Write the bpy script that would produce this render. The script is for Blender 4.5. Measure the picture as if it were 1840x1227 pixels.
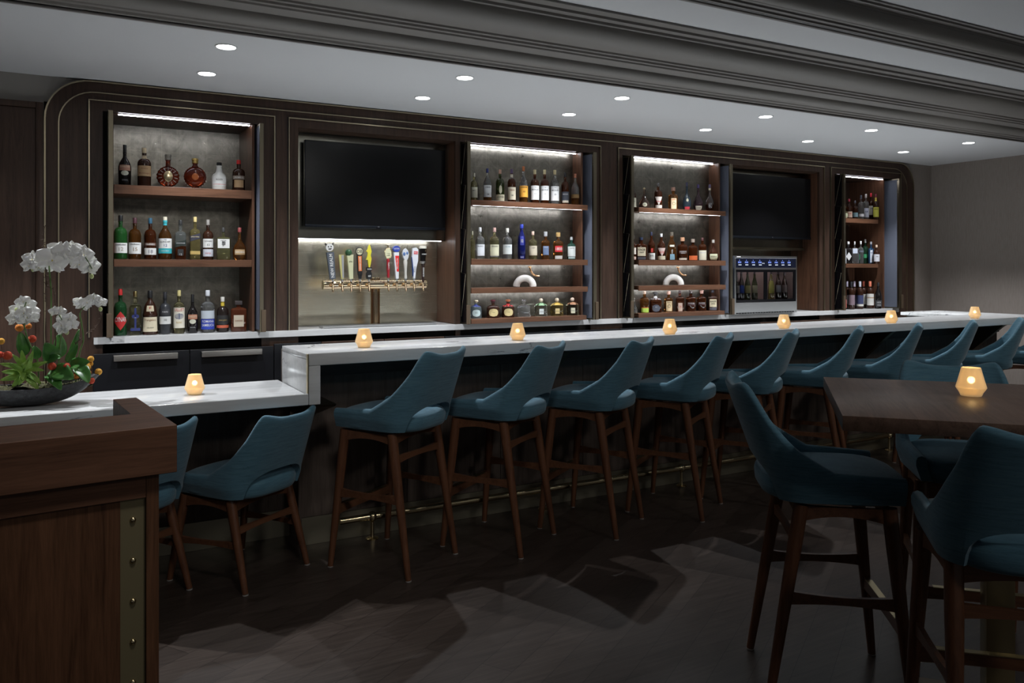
import bpy, bmesh, math, random
from mathutils import Vector, Matrix
random.seed(7)
PI = math.pi
SC = bpy.context.scene
ords = ['first', 'second', 'third', 'fourth', 'fifth', 'sixth', 'seventh', 'eighth', 'ninth', 'tenth', 'eleventh', 'twelfth']
for o in list(bpy.data.objects): bpy.data.objects.remove(o)

# ------------------------------------------------------------------ camera
F = 1440.0                       # focal length in pixels of the 1840 x 1227 frame
TH = math.atan(1440/2580); S, C = math.sin(TH), math.cos(TH)
H = 1.49; HY = 484.0
cam = bpy.data.cameras.new('camera'); co = bpy.data.objects.new('camera', cam); SC.collection.objects.link(co)
co.location = (0, 0, H); co.rotation_euler = (PI/2, 0, -TH)
cam.sensor_width = 36; cam.lens = 36*F/1840; cam.shift_y = -(1227/2-HY)/1840; cam.clip_start = .05
SC.camera = co

# ------------------------------------------------------------------ world, exposure
w = bpy.data.worlds.new('world'); SC.world = w; w.use_nodes = True
w.node_tree.nodes['Background'].inputs[0].default_value = (.74, .74, .76, 1)
w.node_tree.nodes['Background'].inputs[1].default_value = .09
SC.view_settings.view_transform = 'Standard'; SC.view_settings.look = 'None'
SC.view_settings.exposure = 0.0; SC.view_settings.gamma = 1
SC.cycles.use_denoising = True
SC.cycles.max_bounces = 8; SC.cycles.transmission_bounces = 8; SC.cycles.glossy_bounces = 4; SC.cycles.diffuse_bounces = 4
SC.cycles.caustics_reflective = False; SC.cycles.caustics_refractive = False
SC.cycles.sample_clamp_indirect = 8.0; SC.cycles.blur_glossy = .6

# strengths
SPOT_W = 95.0; FRONT_FILL_W = 64.0; LED_E = 20.0; AISLE_FILL_W = 4.4

def light(name, kind, loc, energy, color=(1, 1, 1), rot=(0, 0, 0), size=None, parent=None, **k):
    l = bpy.data.lights.new(name, kind); l.energy = energy; l.color = color
    if kind == 'AREA':
        l.shape = 'RECTANGLE'; l.size, l.size_y = size
    elif kind == 'SPOT':
        l.spot_size = k.get('angle', 1.9); l.spot_blend = k.get('blend', .7); l.shadow_soft_size = k.get('soft', .035)
    else: l.shadow_soft_size = k.get('soft', .03)
    o = bpy.data.objects.new(name, l); SC.collection.objects.link(o); o.rotation_euler = rot
    o.parent = parent
    o.location = Vector(loc) - (parent.location if parent else Vector())
    return o

# added upward fill lights for the ceiling, hidden below the bar top
for k in range(8): light('aisle_fill_light', 'AREA', (.5+1.05*k, 5.15, .86), AISLE_FILL_W*(.35 if k == 0 else 1), (.90, .96, 1), rot=(PI, 0, 0), size=(.9, .25))

# ------------------------------------------------------------------ projection helpers (a pixel of the photo at a known depth)
def atY(u, v, Y):
    t = (u-920)/F; Z = Y/(C-S*t); return Z*(S+C*t), Y, H+(HY-v)/F*Z
def depth(u, Y): return Y/(C-S*(u-920)/F)

# ------------------------------------------------------------------ materials
MT = {}
def nn(m): return m.node_tree.nodes
def P(name, col, rough=.5, metal=0, spec=.5, trans=0, ior=1.45, emis=None, es=0, coat=0, alpha=1, sheen=0):
    m = bpy.data.materials.new(name); m.use_nodes = True
    b = nn(m)['Principled BSDF']; I = b.inputs
    I['Base Color'].default_value = (*col, 1); I['Roughness'].default_value = rough; I['Metallic'].default_value = metal
    I['Specular IOR Level'].default_value = spec; I['Transmission Weight'].default_value = trans; I['IOR'].default_value = ior
    I['Coat Weight'].default_value = coat; I['Sheen Weight'].default_value = sheen
    if emis: I['Emission Color'].default_value = (*emis, 1); I['Emission Strength'].default_value = es
    # a whisper of procedural variation in the roughness
    t = m.node_tree; n = nn(m).new('ShaderNodeTexNoise'); n.inputs['Scale'].default_value = 14
    r = nn(m).new('ShaderNodeMapRange'); r.inputs['To Min'].default_value = max(rough-.03, 0); r.inputs['To Max'].default_value = rough+.03
    tc = nn(m).new('ShaderNodeTexCoord'); t.links.new(tc.outputs['Object'], n.inputs['Vector'])
    t.links.new(n.outputs['Fac'], r.inputs['Value']); t.links.new(r.outputs['Result'], I['Roughness'])
    MT[name] = m; return m
def mapping(m, scale, rot=(0, 0, 0), coord='Object'):
    t = m.node_tree; tc = nn(m).new('ShaderNodeTexCoord'); mp = nn(m).new('ShaderNodeMapping')
    mp.inputs['Scale'].default_value = scale; mp.inputs['Rotation'].default_value = rot
    t.links.new(tc.outputs[coord], mp.inputs['Vector']); return mp.outputs['Vector']
def ramp(m, src, stops):
    r = nn(m).new('ShaderNodeValToRGB'); e = r.color_ramp.elements
    while len(e) < len(stops): e.new(.5)
    for k, (p, c) in enumerate(stops): e[k].position = p; e[k].color = (*c, 1)
    m.node_tree.links.new(src, r.inputs['Fac']); return r.outputs['Color']
def bump(m, src, strength, dist=.01):
    b = nn(m).new('ShaderNodeBump'); b.inputs['Strength'].default_value = strength; b.inputs['Distance'].default_value = dist
    m.node_tree.links.new(src, b.inputs['Height']); m.node_tree.links.new(b.outputs['Normal'], nn(m)['Principled BSDF'].inputs['Normal'])
def noise(m, vec, scale, detail=6, rough=.6, dist=0):
    n = nn(m).new('ShaderNodeTexNoise'); n.inputs['Scale'].default_value = scale; n.inputs['Detail'].default_value = detail
    n.inputs['Roughness'].default_value = rough; n.inputs['Distortion'].default_value = dist
    m.node_tree.links.new(vec, n.inputs['Vector']); return n.outputs['Fac']
def base(m, col): m.node_tree.links.new(col, nn(m)['Principled BSDF'].inputs['Base Color'])

def wood(name, c1, c2, axis='z', rough=.4, spec=.35, sc=1.0):
    m = P(name, c1, rough, spec=spec)
    s = {'z': (22*sc, 22*sc, 1.3*sc), 'x': (1.3*sc, 22*sc, 22*sc), 'y': (22*sc, 1.3*sc, 22*sc)}[axis]
    v = mapping(m, s); f = noise(m, v, 1.6, 8, .65, .8)
    v2 = mapping(m, tuple(q*7 for q in s)); f2 = noise(m, v2, 1.5, 3, .6)
    mx = nn(m).new('ShaderNodeMath'); mx.operation = 'MULTIPLY_ADD'; mx.inputs[1].default_value = .35
    m.node_tree.links.new(f2, mx.inputs[0]); m.node_tree.links.new(f, mx.inputs[2])
    base(m, ramp(m, mx.outputs[0], [(.45, c1), (.62, tuple((a+b)/2 for a, b in zip(c1, c2))), (.85, c2)]))
    bump(m, f2, .06, .002); return m
wood('walnut', (.024, .0135, .0088), (.062, .035, .024), 'z')
wood('walnut_x', (.030, .018, .012), (.075, .045, .031), 'x')
wood('shelf_wood', (.060, .027, .015), (.16, .075, .042), 'x', .38)
wood('shelf_wood_z', (.045, .021, .013), (.13, .062, .036), 'z', .38)
wood('die_wood', (.080, .060, .050), (.15, .115, .095), 'z', .5)
wood('stand_wood', (.062, .027, .0135), (.19, .088, .045), 'z', .42)
wood('stand_wood_x', (.070, .031, .017), (.19, .090, .052), 'x', .42)
wood('leg_wood', (.075, .030, .016), (.17, .072, .036), 'z', .32, .5)
wood('rail_wood', (.080, .034, .018), (.18, .078, .040), 'x', .35, .5)
wood('table_wood', (.075, .042, .029), (.19, .115, .082), 'y', .36, .45, .8)

# dark plank floor
m = P('floor_wood', (.03, .02, .015), .34, spec=.4)
v = mapping(m, (1, 1, 1), (0, 0, math.radians(-32)))
br = nn(m).new('ShaderNodeTexBrick'); br.inputs['Scale'].default_value = 1; br.inputs['Brick Width'].default_value = 1.3; br.inputs['Row Height'].default_value = .13
br.inputs['Mortar Size'].default_value = .0012; br.offset = .37
br.inputs['Color1'].default_value = (.044, .032, .026, 1); br.inputs['Color2'].default_value = (.068, .051, .042, 1); br.inputs['Mortar'].default_value = (.012, .008, .006, 1)
m.node_tree.links.new(v, br.inputs['Vector'])
v2 = mapping(m, (1.5, 26, 1), (0, 0, math.radians(-32))); g = noise(m, v2, 2, 8, .65, .4)
gc = ramp(m, g, [(.3, (.45, .42, .40)), (.7, (1.2, 1.2, 1.2))])
mx = nn(m).new('ShaderNodeMix'); mx.data_type = 'RGBA'; mx.blend_type = 'MULTIPLY'; mx.inputs[0].default_value = .85
m.node_tree.links.new(br.outputs['Color'], mx.inputs[6]); m.node_tree.links.new(gc, mx.inputs[7]); base(m, mx.outputs[2]); bump(m, g, .08, .002)

# white marble, veined
def marble(name, rough=.16):
    m = P(name, (.7, .7, .7), rough, spec=.5)
    v = mapping(m, (.45, 1.3, 1.3), (0, 0, .15)); f = noise(m, v, 1.1, 8, .58, 1.6)
    a = nn(m).new('ShaderNodeMath'); a.operation = 'SUBTRACT'; a.inputs[1].default_value = .5; m.node_tree.links.new(f, a.inputs[0])
    b = nn(m).new('ShaderNodeMath'); b.operation = 'ABSOLUTE'; m.node_tree.links.new(a.outputs[0], b.inputs[0])
    c1 = ramp(m, b.outputs[0], [(0, (.16, .16, .18)), (.003, (.55, .55, .57)), (.008, (1, 1, 1))])
    v3 = mapping(m, (.7, .7, .7)); g = noise(m, v3, 1.6, 2)
    msk = ramp(m, g, [(.54, (0, 0, 0)), (.62, (1, 1, 1))])
    v2 = mapping(m, (.6, 5, 5)); f2 = noise(m, v2, 4, 6)
    c2 = ramp(m, f2, [(.35, (.56, .565, .565)), (.7, (.68, .685, .685))])
    k = nn(m).new('ShaderNodeMix'); k.data_type = 'RGBA'; k.blend_type = 'MULTIPLY'
    m.node_tree.links.new(msk, k.inputs[0]); m.node_tree.links.new(c2, k.inputs[6]); m.node_tree.links.new(c1, k.inputs[7]); base(m, k.outputs[2])
marble('marble')

P('ceiling_paint', (.69, .70, .71), .9, spec=.1)
P('moulding_paint', (.235, .220, .205), .5, spec=.4)
m = P('wall_fabric', (.17, .155, .145), .85, spec=.15); f = noise(m, mapping(m, (60, 60, 3)), 4, 4); base(m, ramp(m, f, [(.3, (.25, .215, .190)), (.7, (.32, .28, .25))]))
P('wall_paint', (.30, .28, .26), .85, spec=.15)
P('gold_trim', (.42, .36, .25), .32, 1)
P('bronze', (.20, .175, .125), .38, 1)
P('bronze_brown', (.12, .085, .055), .5, .5)
P('brass', (.80, .66, .40), .22, 1)
P('brass_satin', (.52, .44, .26), .34, 1)
P('kick_metal', (.34, .31, .23), .42, .7)
P('champagne', (.86, .68, .46), .10, 1)
P('black_gloss', (.004, .004, .005), .12)
P('tv_screen', (.0045, .0045, .005), .22, spec=.4)
P('tv_bezel', (.03, .035, .045), .25, .8)
P('black_matte', (.008, .008, .009), .6)
P('fridge_black', (.0045, .005, .007), .42)
P('handle_steel', (.55, .52, .48), .3, 1)
P('steel', (.56, .56, .56), .3, 1)
P('door_fabric', (.13, .145, .19), .75)
P('white_plastic', (.75, .75, .75), .4)
P('cream_ceramic', (.72, .70, .66), .35, spec=.5)
P('copper', (.62, .36, .20), .18, 1)
P('base_taupe', (.30, .25, .20), .45, .6)
P('brass_strip', (.27, .225, .125), .45, .35)
P('panel_navy', (.008, .010, .022), .2)
P('rose_grey', (.30, .22, .21), .7)
P('led_cool', (1, 1, 1), .4, emis=(1, .9, .88), es=22)
P('glide', (.35, .33, .31), .5)
P('downlight_lens', (1, 1, 1), .4, emis=(.95, .98, 1), es=9)
P('led', (1, 1, 1), .4, emis=(.90, .92, 1), es=LED_E)
P('led_soft', (1, 1, 1), .4, emis=(.92, .93, 1), es=LED_E*.45)
P('flame', (1, .8, .4), .4, emis=(1, .82, .52), es=26)
P('wax', (.9, .75, .5), .5, emis=(1, .62, .25), es=.6)
P('amber_glass', (.94, .78, .52), .30, trans=.45, ior=1.15, emis=(1, .70, .36), es=.13)  # faint emission put in for light glowing through the shade
P('led_blue', (.2, .3, .8), .4, emis=(.25, .35, .9), es=.45)
P('led_white', (.8, .8, .8), .4, emis=(.7, .75, .9), es=.4)
P('clear_pane', (1, 1, 1), .01, trans=1, ior=1.05)

def leafmetal(name, dark, lightc, rough, tile=True, hor=False):
    m = P(name, dark, rough, 1)
    v = mapping(m, (1, 1, 1)); f = noise(m, v, 9, 9, .72, 1.2)
    col = ramp(m, f, [(.25, dark), (.75, lightc)])
    v2 = mapping(m, (.8, .8, 260) if hor else (6, 6, 6)); f2 = noise(m, v2, 3, 4 if hor else 7, .6, 0 if hor else .5)
    if tile:
        br = nn(m).new('ShaderNodeTexBrick'); br.offset = 0; br.inputs['Scale'].default_value = 1
        br.inputs['Brick Width'].default_value = .108; br.inputs['Row Height'].default_value = .135; br.inputs['Mortar Size'].default_value = .0011; br.inputs['Mortar Smooth'].default_value = .6
        br.inputs['Color1'].default_value = (1, 1, 1, 1); br.inputs['Color2'].default_value = (.86, .86, .86, 1); br.inputs['Mortar'].default_value = (1.5, 1.5, 1.45, 1)
        m.node_tree.links.new(mapping(m, (1, 1, 1), (-PI/2, 0, 0)), br.inputs['Vector'])
        k = nn(m).new('ShaderNodeMix'); k.data_type = 'RGBA'; k.blend_type = 'MULTIPLY'; k.inputs[0].default_value = .8
        m.node_tree.links.new(col, k.inputs[6]); m.node_tree.links.new(br.outputs['Color'], k.inputs[7]); col = k.outputs[2]
    base(m, col)
    mr = nn(m).new('ShaderNodeMapRange'); mr.inputs['To Min'].default_value = rough-(.14 if tile else .02); mr.inputs['To Max'].default_value = rough+(.2 if tile else .03)
    m.node_tree.links.new(f2, mr.inputs['Value']); m.node_tree.links.new(mr.outputs['Result'], nn(m)['Principled BSDF'].inputs['Roughness'])
    bump(m, f2, .55 if tile else .02, .004 if tile else .0003)
leafmetal('leaf_metal', (.14, .13, .108), (.36, .34, .29), .31)
leafmetal('splash_metal', (.58, .54, .42), (.70, .66, .53), .26, False, True)

# blue-green upholstery, cork-like slub
m = P('teal_fabric', (.06, .16, .21), .82, spec=.2, sheen=.25)
f = noise(m, mapping(m, (3, 3, 40)), 4, 8, .7, .5); c = ramp(m, f, [(.28, (.055, .128, .172)), (.52, (.088, .195, .262)), (.8, (.130, .250, .295))])
f2 = noise(m, mapping(m, (55, 55, 110)), 2.2, 3, .6); d = ramp(m, f2, [(.26, (.25, .3, .3)), (.36, (1, 1, 1))])
k = nn(m).new('ShaderNodeMix'); k.data_type = 'RGBA'; k.blend_type = 'MULTIPLY'; k.inputs[0].default_value = .55
m.node_tree.links.new(c, k.inputs[6]); m.node_tree.links.new(d, k.inputs[7]); base(m, k.outputs[2]); bump(m, f, .12, .003)
P('piping', (.09, .22, .27), .8)

# plants
m = P('leaf_green', (.05, .17, .03), .35, spec=.5); f = noise(m, mapping(m, (6, 6, 6)), 3, 3); base(m, ramp(m, f, [(.3, (.025, .10, .022)), (.7, (.09, .25, .05))]))
m = P('leaf_lime', (.17, .32, .04), .5); f = noise(m, mapping(m, (9, 9, 9)), 3, 3); base(m, ramp(m, f, [(.3, (.10, .24, .03)), (.7, (.27, .42, .07))]))
m = P('petal', (.86, .86, .83), .55, spec=.25); I = nn(m)['Principled BSDF'].inputs; I['Base Color'].default_value = (.93, .93, .90, 1); I['Subsurface Weight'].default_value = .5; I['Subsurface Radius'].default_value = (.02, .02, .018)
P('petal_throat', (.75, .62, .18), .5)
P('stem_green', (.10, .17, .05), .5)
P('twig', (.075, .045, .03), .8)
m = P('moss', (.05, .055, .02), .95); f = noise(m, mapping(m, (40, 40, 40)), 3, 6); base(m, ramp(m, f, [(.3, (.03, .025, .012)), (.7, (.12, .12, .04))])); bump(m, f, 1, .02)
for nm, cc in (('ball_yellow', (.72, .36, .05)), ('ball_orange', (.62, .20, .03)), ('ball_red', (.55, .07, .03))):
    m = P(nm, cc, .9); f = noise(m, mapping(m, (140, 140, 140)), 3, 3); bump(m, f, 1, .004)
m = P('slate', (.03, .031, .033), .62); f = noise(m, mapping(m, (20, 20, 20)), 3, 6); base(m, ramp(m, f, [(.3, (.018, .018, .02)), (.7, (.055, .057, .06))])); bump(m, f, .3, .004)

def cmat(col, rough=.45, metal=0):
    k = 'c_%02x%02x%02x_%d%d' % (*[int(max(0, min(1, q))*255) for q in col], int(rough*10), int(metal*10))
    if k not in MT: P(k, col, rough, metal)
    return MT[k]
GL = {}
def glass(col, tr=1.0, rough=.02, ior=1.42):
    k = (col, tr, ior)
    if k not in GL: GL[k] = P('glass_%d' % len(GL), col, rough, trans=tr, ior=ior)
    return GL[k]

# ------------------------------------------------------------------ mesh helpers
class MB:
    def __init__(s): s.bm = bmesh.new(); s.bm_mats = []
    def box(s, x0, x1, y0, y1, z0, z1, bev=0, seg=2):
        g = bmesh.ops.create_cube(s.bm, size=1)['verts']
        for v in g: v.co = Vector(((x0+x1)/2+v.co.x*(x1-x0), (y0+y1)/2+v.co.y*(y1-y0), (z0+z1)/2+v.co.z*(z1-z0)))
        if bev:
            es = list({e for v in g for e in v.link_edges})
            bmesh.ops.bevel(s.bm, geom=es, offset=bev, segments=seg, profile=.5, affect='EDGES')
        return s
    def loft(s, rings, cap0=True, cap1=True, close=True, mi=0):
        vs = [[s.bm.verts.new(p) for p in r] for r in rings]; n = len(vs[0])
        for a, b in zip(vs, vs[1:]):
            for i in range(n if close else n-1):
                j = (i+1) % n
                try:
                    f = s.bm.faces.new((a[i], a[j], b[j], b[i])); f.material_index = mi
                except ValueError: pass
        if cap0:
            f = s.bm.faces.new(vs[0][::-1]); f.material_index = mi
        if cap1:
            f = s.bm.faces.new(vs[-1]); f.material_index = mi
        return vs
    def tube(s, pts, r, n=10, cap=True):
        pts = [Vector(p) for p in pts]; rs = r if isinstance(r, (list, tuple)) else [r]*len(pts); rings = []
        up = None
        for i, p in enumerate(pts):
            d = (pts[min(i+1, len(pts)-1)]-pts[max(i-1, 0)]).normalized()
            if up is None: up = Vector((0, 0, 1)) if abs(d.z) < .9 else Vector((1, 0, 0))
            a = d.cross(up).normalized(); b = a.cross(d).normalized(); up = b
            rings.append([p+(a*math.cos(2*PI*k/n)+b*math.sin(2*PI*k/n))*rs[i] for k in range(n)])
        s.loft(rings, cap, cap); return s
    def lathe(s, prof, c=(0, 0, 0), n=24, mi=0):
        rings = [[Vector((c[0]+r*math.cos(2*PI*k/n), c[1]+r*math.sin(2*PI*k/n), c[2]+z)) for k in range(n)] for r, z in prof]
        s.loft(rings, mi=mi); return s
    def prism(s, poly, a, b, axis='y'):      # poly of 2-D points, extruded from a to b
        def q(p, t): return {'y': (p[0], t, p[1]), 'x': (t, p[0], p[1]), 'z': (p[0], p[1], t)}[axis]
        s.loft([[q(p, a) for p in poly], [q(p, b) for p in poly]]); return s
    def ball(s, c, r, n=12, sc=(1, 1, 1)):
        g = bmesh.ops.create_uvsphere(s.bm, u_segments=n, v_segments=max(6, n*2//3), radius=r)['verts']
        for v in g: v.co = Vector((v.co.x*sc[0]+c[0], v.co.y*sc[1]+c[1], v.co.z*sc[2]+c[2]))
        return s
    def grid(s, fn, nu, nv, mi=0):
        vs = [[s.bm.verts.new(fn(i/nu, j/nv)) for i in range(nu+1)] for j in range(nv+1)]
        for j in range(nv):
            for i in range(nu):
                f = s.bm.faces.new((vs[j][i], vs[j][i+1], vs[j+1][i+1], vs[j+1][i])); f.material_index = mi
        return vs

def root_loc(p):
    while p.parent: p = p.parent
    return p.location
def obj(name, mb, mat, parent=None, smooth=True, world=False, angle=40, fixn=True):
    bm = mb.bm if isinstance(mb, MB) else mb
    if fixn: bmesh.ops.recalc_face_normals(bm, faces=bm.faces)
    me = bpy.data.meshes.new(name); bm.to_mesh(me); bm.free()
    for mm in (mat if isinstance(mat, (list, tuple)) else [mat]): me.materials.append(MT[mm] if isinstance(mm, str) else mm)
    if smooth:
        me.shade_smooth(); me.set_sharp_from_angle(angle=math.radians(angle))
    o = bpy.data.objects.new(name, me); SC.collection.objects.link(o)
    if parent:
        o.parent = parent
        if world: me.transform(Matrix.Translation(-root_loc(parent)))
    return o
def tag(o, label=None, cat=None, group=None, kind=None):
    if label: o['label'] = label
    if cat: o['category'] = cat
    if group: o['group'] = group
    if kind: o['kind'] = kind
    return o
def thing(name, label, cat, loc=(0, 0, 0), rz=0, group=None):
    o = bpy.data.objects.new(name, None); SC.collection.objects.link(o); o.empty_display_size = .1
    o.location = loc; o.rotation_euler = (0, 0, rz); return tag(o, label, cat, group)
def struct(name, mb, mat, **k): return tag(obj(name, mb, mat, **k), kind='structure')
def dup(root, loc, rz, label=None, group=None):
    r = root.copy(); SC.collection.objects.link(r); r.location = loc; r.rotation_euler = (0, 0, rz)
    if label: r['label'] = label
    if group: r['group'] = group
    for ch in list(root.children):
        c = ch.copy(); SC.collection.objects.link(c); c.parent = r
        for g in list(ch.children):
            d = g.copy(); SC.collection.objects.link(d); d.parent = c
    return r

def text_mesh(s, h, ext=.0003, align='CENTER', bold=0, shear=0, maxw=None):
    cu = bpy.data.curves.new('lettering', 'FONT'); cu.body = s; cu.size = 1; cu.align_x = align; cu.extrude = 0; cu.offset = bold; cu.shear = shear
    cu.resolution_u = 2
    o = bpy.data.objects.new('tmp_text', cu); SC.collection.objects.link(o)
    dg = bpy.context.evaluated_depsgraph_get(); me = bpy.data.meshes.new_from_object(o.evaluated_get(dg))
    bpy.data.objects.remove(o); bpy.data.curves.remove(cu)
    if not me.vertices: return me
    xs = [v.co.x for v in me.vertices]; ys = [v.co.y for v in me.vertices]
    k = h/max(.001, max(ys)-min(ys)); kx = k
    if maxw and (max(xs)-min(xs))*k > maxw: kx = maxw/(max(xs)-min(xs))
    cy = (max(ys)+min(ys))/2
    for v in me.vertices: v.co = Vector((v.co.x*kx, 0, (v.co.y-cy)*k))
    return me
def text(s, h, mat, parent, fn, name='lettering', **k):
    me = text_mesh(s, h, **k)
    for v in me.vertices: v.co = Vector(fn(v.co.x, v.co.z))
    me.materials.append(MT[mat] if isinstance(mat, str) else mat)
    o = bpy.data.objects.new(name, me); SC.collection.objects.link(o); o.parent = parent; return o

# ------------------------------------------------------------------ the room
YF = 6.10; CZ = 2.77; XR = 9.36
struct('floor', MB().box(-4.5, XR+.2, -3.5, 6.9, -.1, 0), 'floor_wood', smooth=False)
struct('wall_back', MB().box(-4.5, XR+.2, 6.80, 6.9, 0, 3.4), 'wall_paint', smooth=False)
struct('wall_right', MB().box(XR, XR+.2, -3.5, 6.8, 0, 3.4), 'wall_fabric', smooth=False)
struct('wall_left', MB().box(-4.7, -4.5, -3.5, 6.9, 0, 3.4), 'wall_paint', smooth=False)
struct('ceiling', MB().box(-4.5, XR, 4.50, 6.8, CZ, CZ+.1), 'ceiling_paint', smooth=False)
struct('ceiling', MB().box(-4.5, XR, 3.53, 3.95, 3.05, 3.15), 'ceiling_paint', smooth=False)
struct('ceiling', MB().box(-4.5, XR, -3.5, 3.34, 3.20, 3.3), 'ceiling_paint', smooth=False)
# wall beside the millwork (left bit of plaster and the grey return on the right)
mb = MB(); mb.box(-4.5, -.12, 6.13, 6.80, 0, CZ); struct('wall_back_left', mb, 'wall_paint', smooth=False)
mb = MB(); mb.box(8.97, XR, 6.13, 6.80, 0, CZ); struct('wall_back_right', mb, 'wall_fabric', smooth=False)
# corner fillers behind the rounded shoulders of the millwork
mb = MB(); mb.box(-.12, 8.97, 6.13, 6.80, 2.60, CZ); struct('wall_back_top', mb, 'wall_paint', smooth=False)
# crown mouldings
def R(r, z): return (z-H)/r
prof = [(4.52, 2.90), (4.52, 2.762), (4.50, 2.762), (4.50, 2.775), (4.482, 2.778), (4.475, 2.79), (4.455, 2.793)]
for k in range(9):                 # cavetto
    a = k/8*PI/2; prof.append((4.45-.075*math.sin(a), 2.80+.055*(1-math.cos(a))))
prof += [(4.365, 2.858), (4.30, 2.868), (4.295, 2.878), (4.275, 2.88), (4.27, 2.892), (4.25, 2.894), (4.245, 2.905)]
for k in range(11):                # big cove
    a = k/10*PI/2; prof.append((4.24-.17*math.sin(a), 2.905+.095*(1-math.cos(a))))
prof += [(4.05, 3.003), (4.045, 3.018), (4.0, 3.02), (3.995, 3.034), (3.93, 3.036), (3.93, 3.052), (3.93, 3.14), (4.40, 3.14)]
struct('trim_1', MB().prism(prof, -4.5, XR, 'x'), 'moulding_paint', angle=25)
prof = [(3.56, 3.15), (3.56, 3.04), (3.54, 3.04), (3.535, 3.052), (3.515, 3.055), (3.51, 3.066), (3.485, 3.069), (3.48, 3.08), (3.46, 3.082)]
for k in range(9):
    a = k/8*PI/2; prof.append((3.455-.075*math.sin(a), 3.085+.075*(1-math.cos(a))))
prof += [(3.37, 3.163), (3.365, 3.175), (3.335, 3.178), (3.33, 3.19), (3.31, 3.19), (3.31, 3.21), (3.50, 3.28)]
struct('trim_2', MB().prism(prof, -4.5, XR, 'x'), 'moulding_paint', angle=25)
# dark timber door-height panel left of the millwork
d1 = struct('door_1', MB().box(-1.35, -.165, 6.095, 6.128, 0, 2.545, .004), 'walnut', smooth=False)
tag(obj('door_frame', MB().box(-1.45, -1.35, 6.08, 6.128, 0, 2.585, .003).box(-.165, -.122, 6.08, 6.128, 0, 2.585, .003).box(-1.35, -.165, 6.08, 6.128, 2.545, 2.585, .003), 'walnut', d1))

# ------------------------------------------------------------------ back-bar millwork
CH = 1.03
mw = thing('back_bar_surround', 'dark walnut wall surround with rounded top corners and thin gold inlay lines around the shelves', 'cabinet', (4.43, YF, 0))
def arch(x0, x1, z1, r, n=10):
    p = [(x1, 0)]
    for k in range(n+1): a = k/n*PI/2; p.append((x1-r+r*math.cos(a), z1-r+r*math.sin(a)))
    for k in range(n+1): a = PI/2+k/n*PI/2; p.append((x0+r+r*math.cos(a), z1-r+r*math.sin(a)))
    p.append((x0, 0)); return p
# openings in the face, (x0, x1, z top)
OPEN = [(.225, 1.275, 2.565), (1.548, 2.862, 2.566), (2.905, 4.235, 2.565), (4.60, 7.31, 2.57), (7.56, 8.60, 2.565)]
AX0, AX1, AZ = -.118, 8.965, 2.76
def face(poly_out, y0, y1, mat, name):
    # outline with rectangular openings: columns of prisms between the openings + the header band that follows the arch
    b = MB(); ZT = 2.58
    pts = [p for p in poly_out]
    xs = [o for op in OPEN for o in op[:2]]
    lo, hi = pts[-1][0], pts[0][0]
    edges = [lo]+xs+[hi]
    for k in range(0, len(edges), 2):
        if k == 0 or k == len(edges)-2: continue
        b.box(edges[k], edges[k+1], y0, y1, 0, ZT)
    for x0, x1, zt in OPEN: b.box(x0, x1, y0, y1, zt, ZT)
    L, Rr = xs[0], xs[-1]
    b.box(L, Rr, y0, y1, ZT, AZ)
    b.prism([(L, 0), (L, AZ)]+[p for p in pts if p[0] < L-.001 and p[1] > 0]+[(lo, 0)], y0, y1)
    b.prism([(Rr, AZ), (Rr, 0), (hi, 0)]+[p for p in pts if p[0] > Rr+.001 and p[1] > 0], y0, y1)
    return obj(name, b, mat, mw, world=True, smooth=False)
face(arch(AX0, AX1, AZ, .27), 6.10, 6.128, 'walnut', 'face_panel')
def strip(pts, wd, y0, y1, name, mat, parent):      # flat strip that follows a path in the XZ plane
    b = MB(); n = len(pts); V = [Vector((p[0], p[1])) for p in pts]; o = []
    for i in range(n):
        d = (V[min(i+1, n-1)]-V[max(i-1, 0)]).normalized(); q = Vector((-d.y, d.x))
        if 0 < i < n-1:
            d1, d2 = (V[i]-V[i-1]).normalized(), (V[i+1]-V[i]).normalized(); c = max(.5, math.sqrt(max(.01, (1+d1.dot(d2))/2)))
            q = q/c
        o.append(q*wd/2)
    rings = [[(V[i].x-o[i].x, y0, V[i].y-o[i].y), (V[i].x+o[i].x, y0, V[i].y+o[i].y), (V[i].x+o[i].x, y1, V[i].y+o[i].y), (V[i].x-o[i].x, y1, V[i].y-o[i].y)] for i in range(n)]
    b.loft(rings); return obj(name, b, mat, parent, world=True, smooth=False)
def arch_path(x0, x1, z1, r): return arch(x0, x1, z1, r)
strip(arch_path(AX0+.004, AX1-.002, AZ-.002, .27), .010, 6.088, 6.103, 'gold_inlay', 'gold_trim', mw)
strip(arch_path(-.035, 8.835, 2.685, .22), .007, 6.092, 6.102, 'gold_inlay', 'gold_trim', mw)
for x0, x1 in ((.143, 1.369), (1.476, 4.34), (4.544, 7.378), (7.488, 8.715)):
    # frame board standing slightly proud with a gold edge
    strip([(x0, CH+.002), (x0, 2.632), (x1, 2.632), (x1, CH+.002)], .007, 6.085, 6.102, 'gold_inlay', 'gold_trim', mw)
# mullion seams of the posts (shadow gaps beside the gold edges)
for x in (.135, 1.378, 1.467, 4.349, 4.535, 7.387, 7.479, 8.724):
    obj('shadow_gap', MB().box(x-.003, x+.003, 6.0990, 6.1005, CH+.002, 2.64), 'black_matte', mw, world=True, smooth=False)

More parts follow.
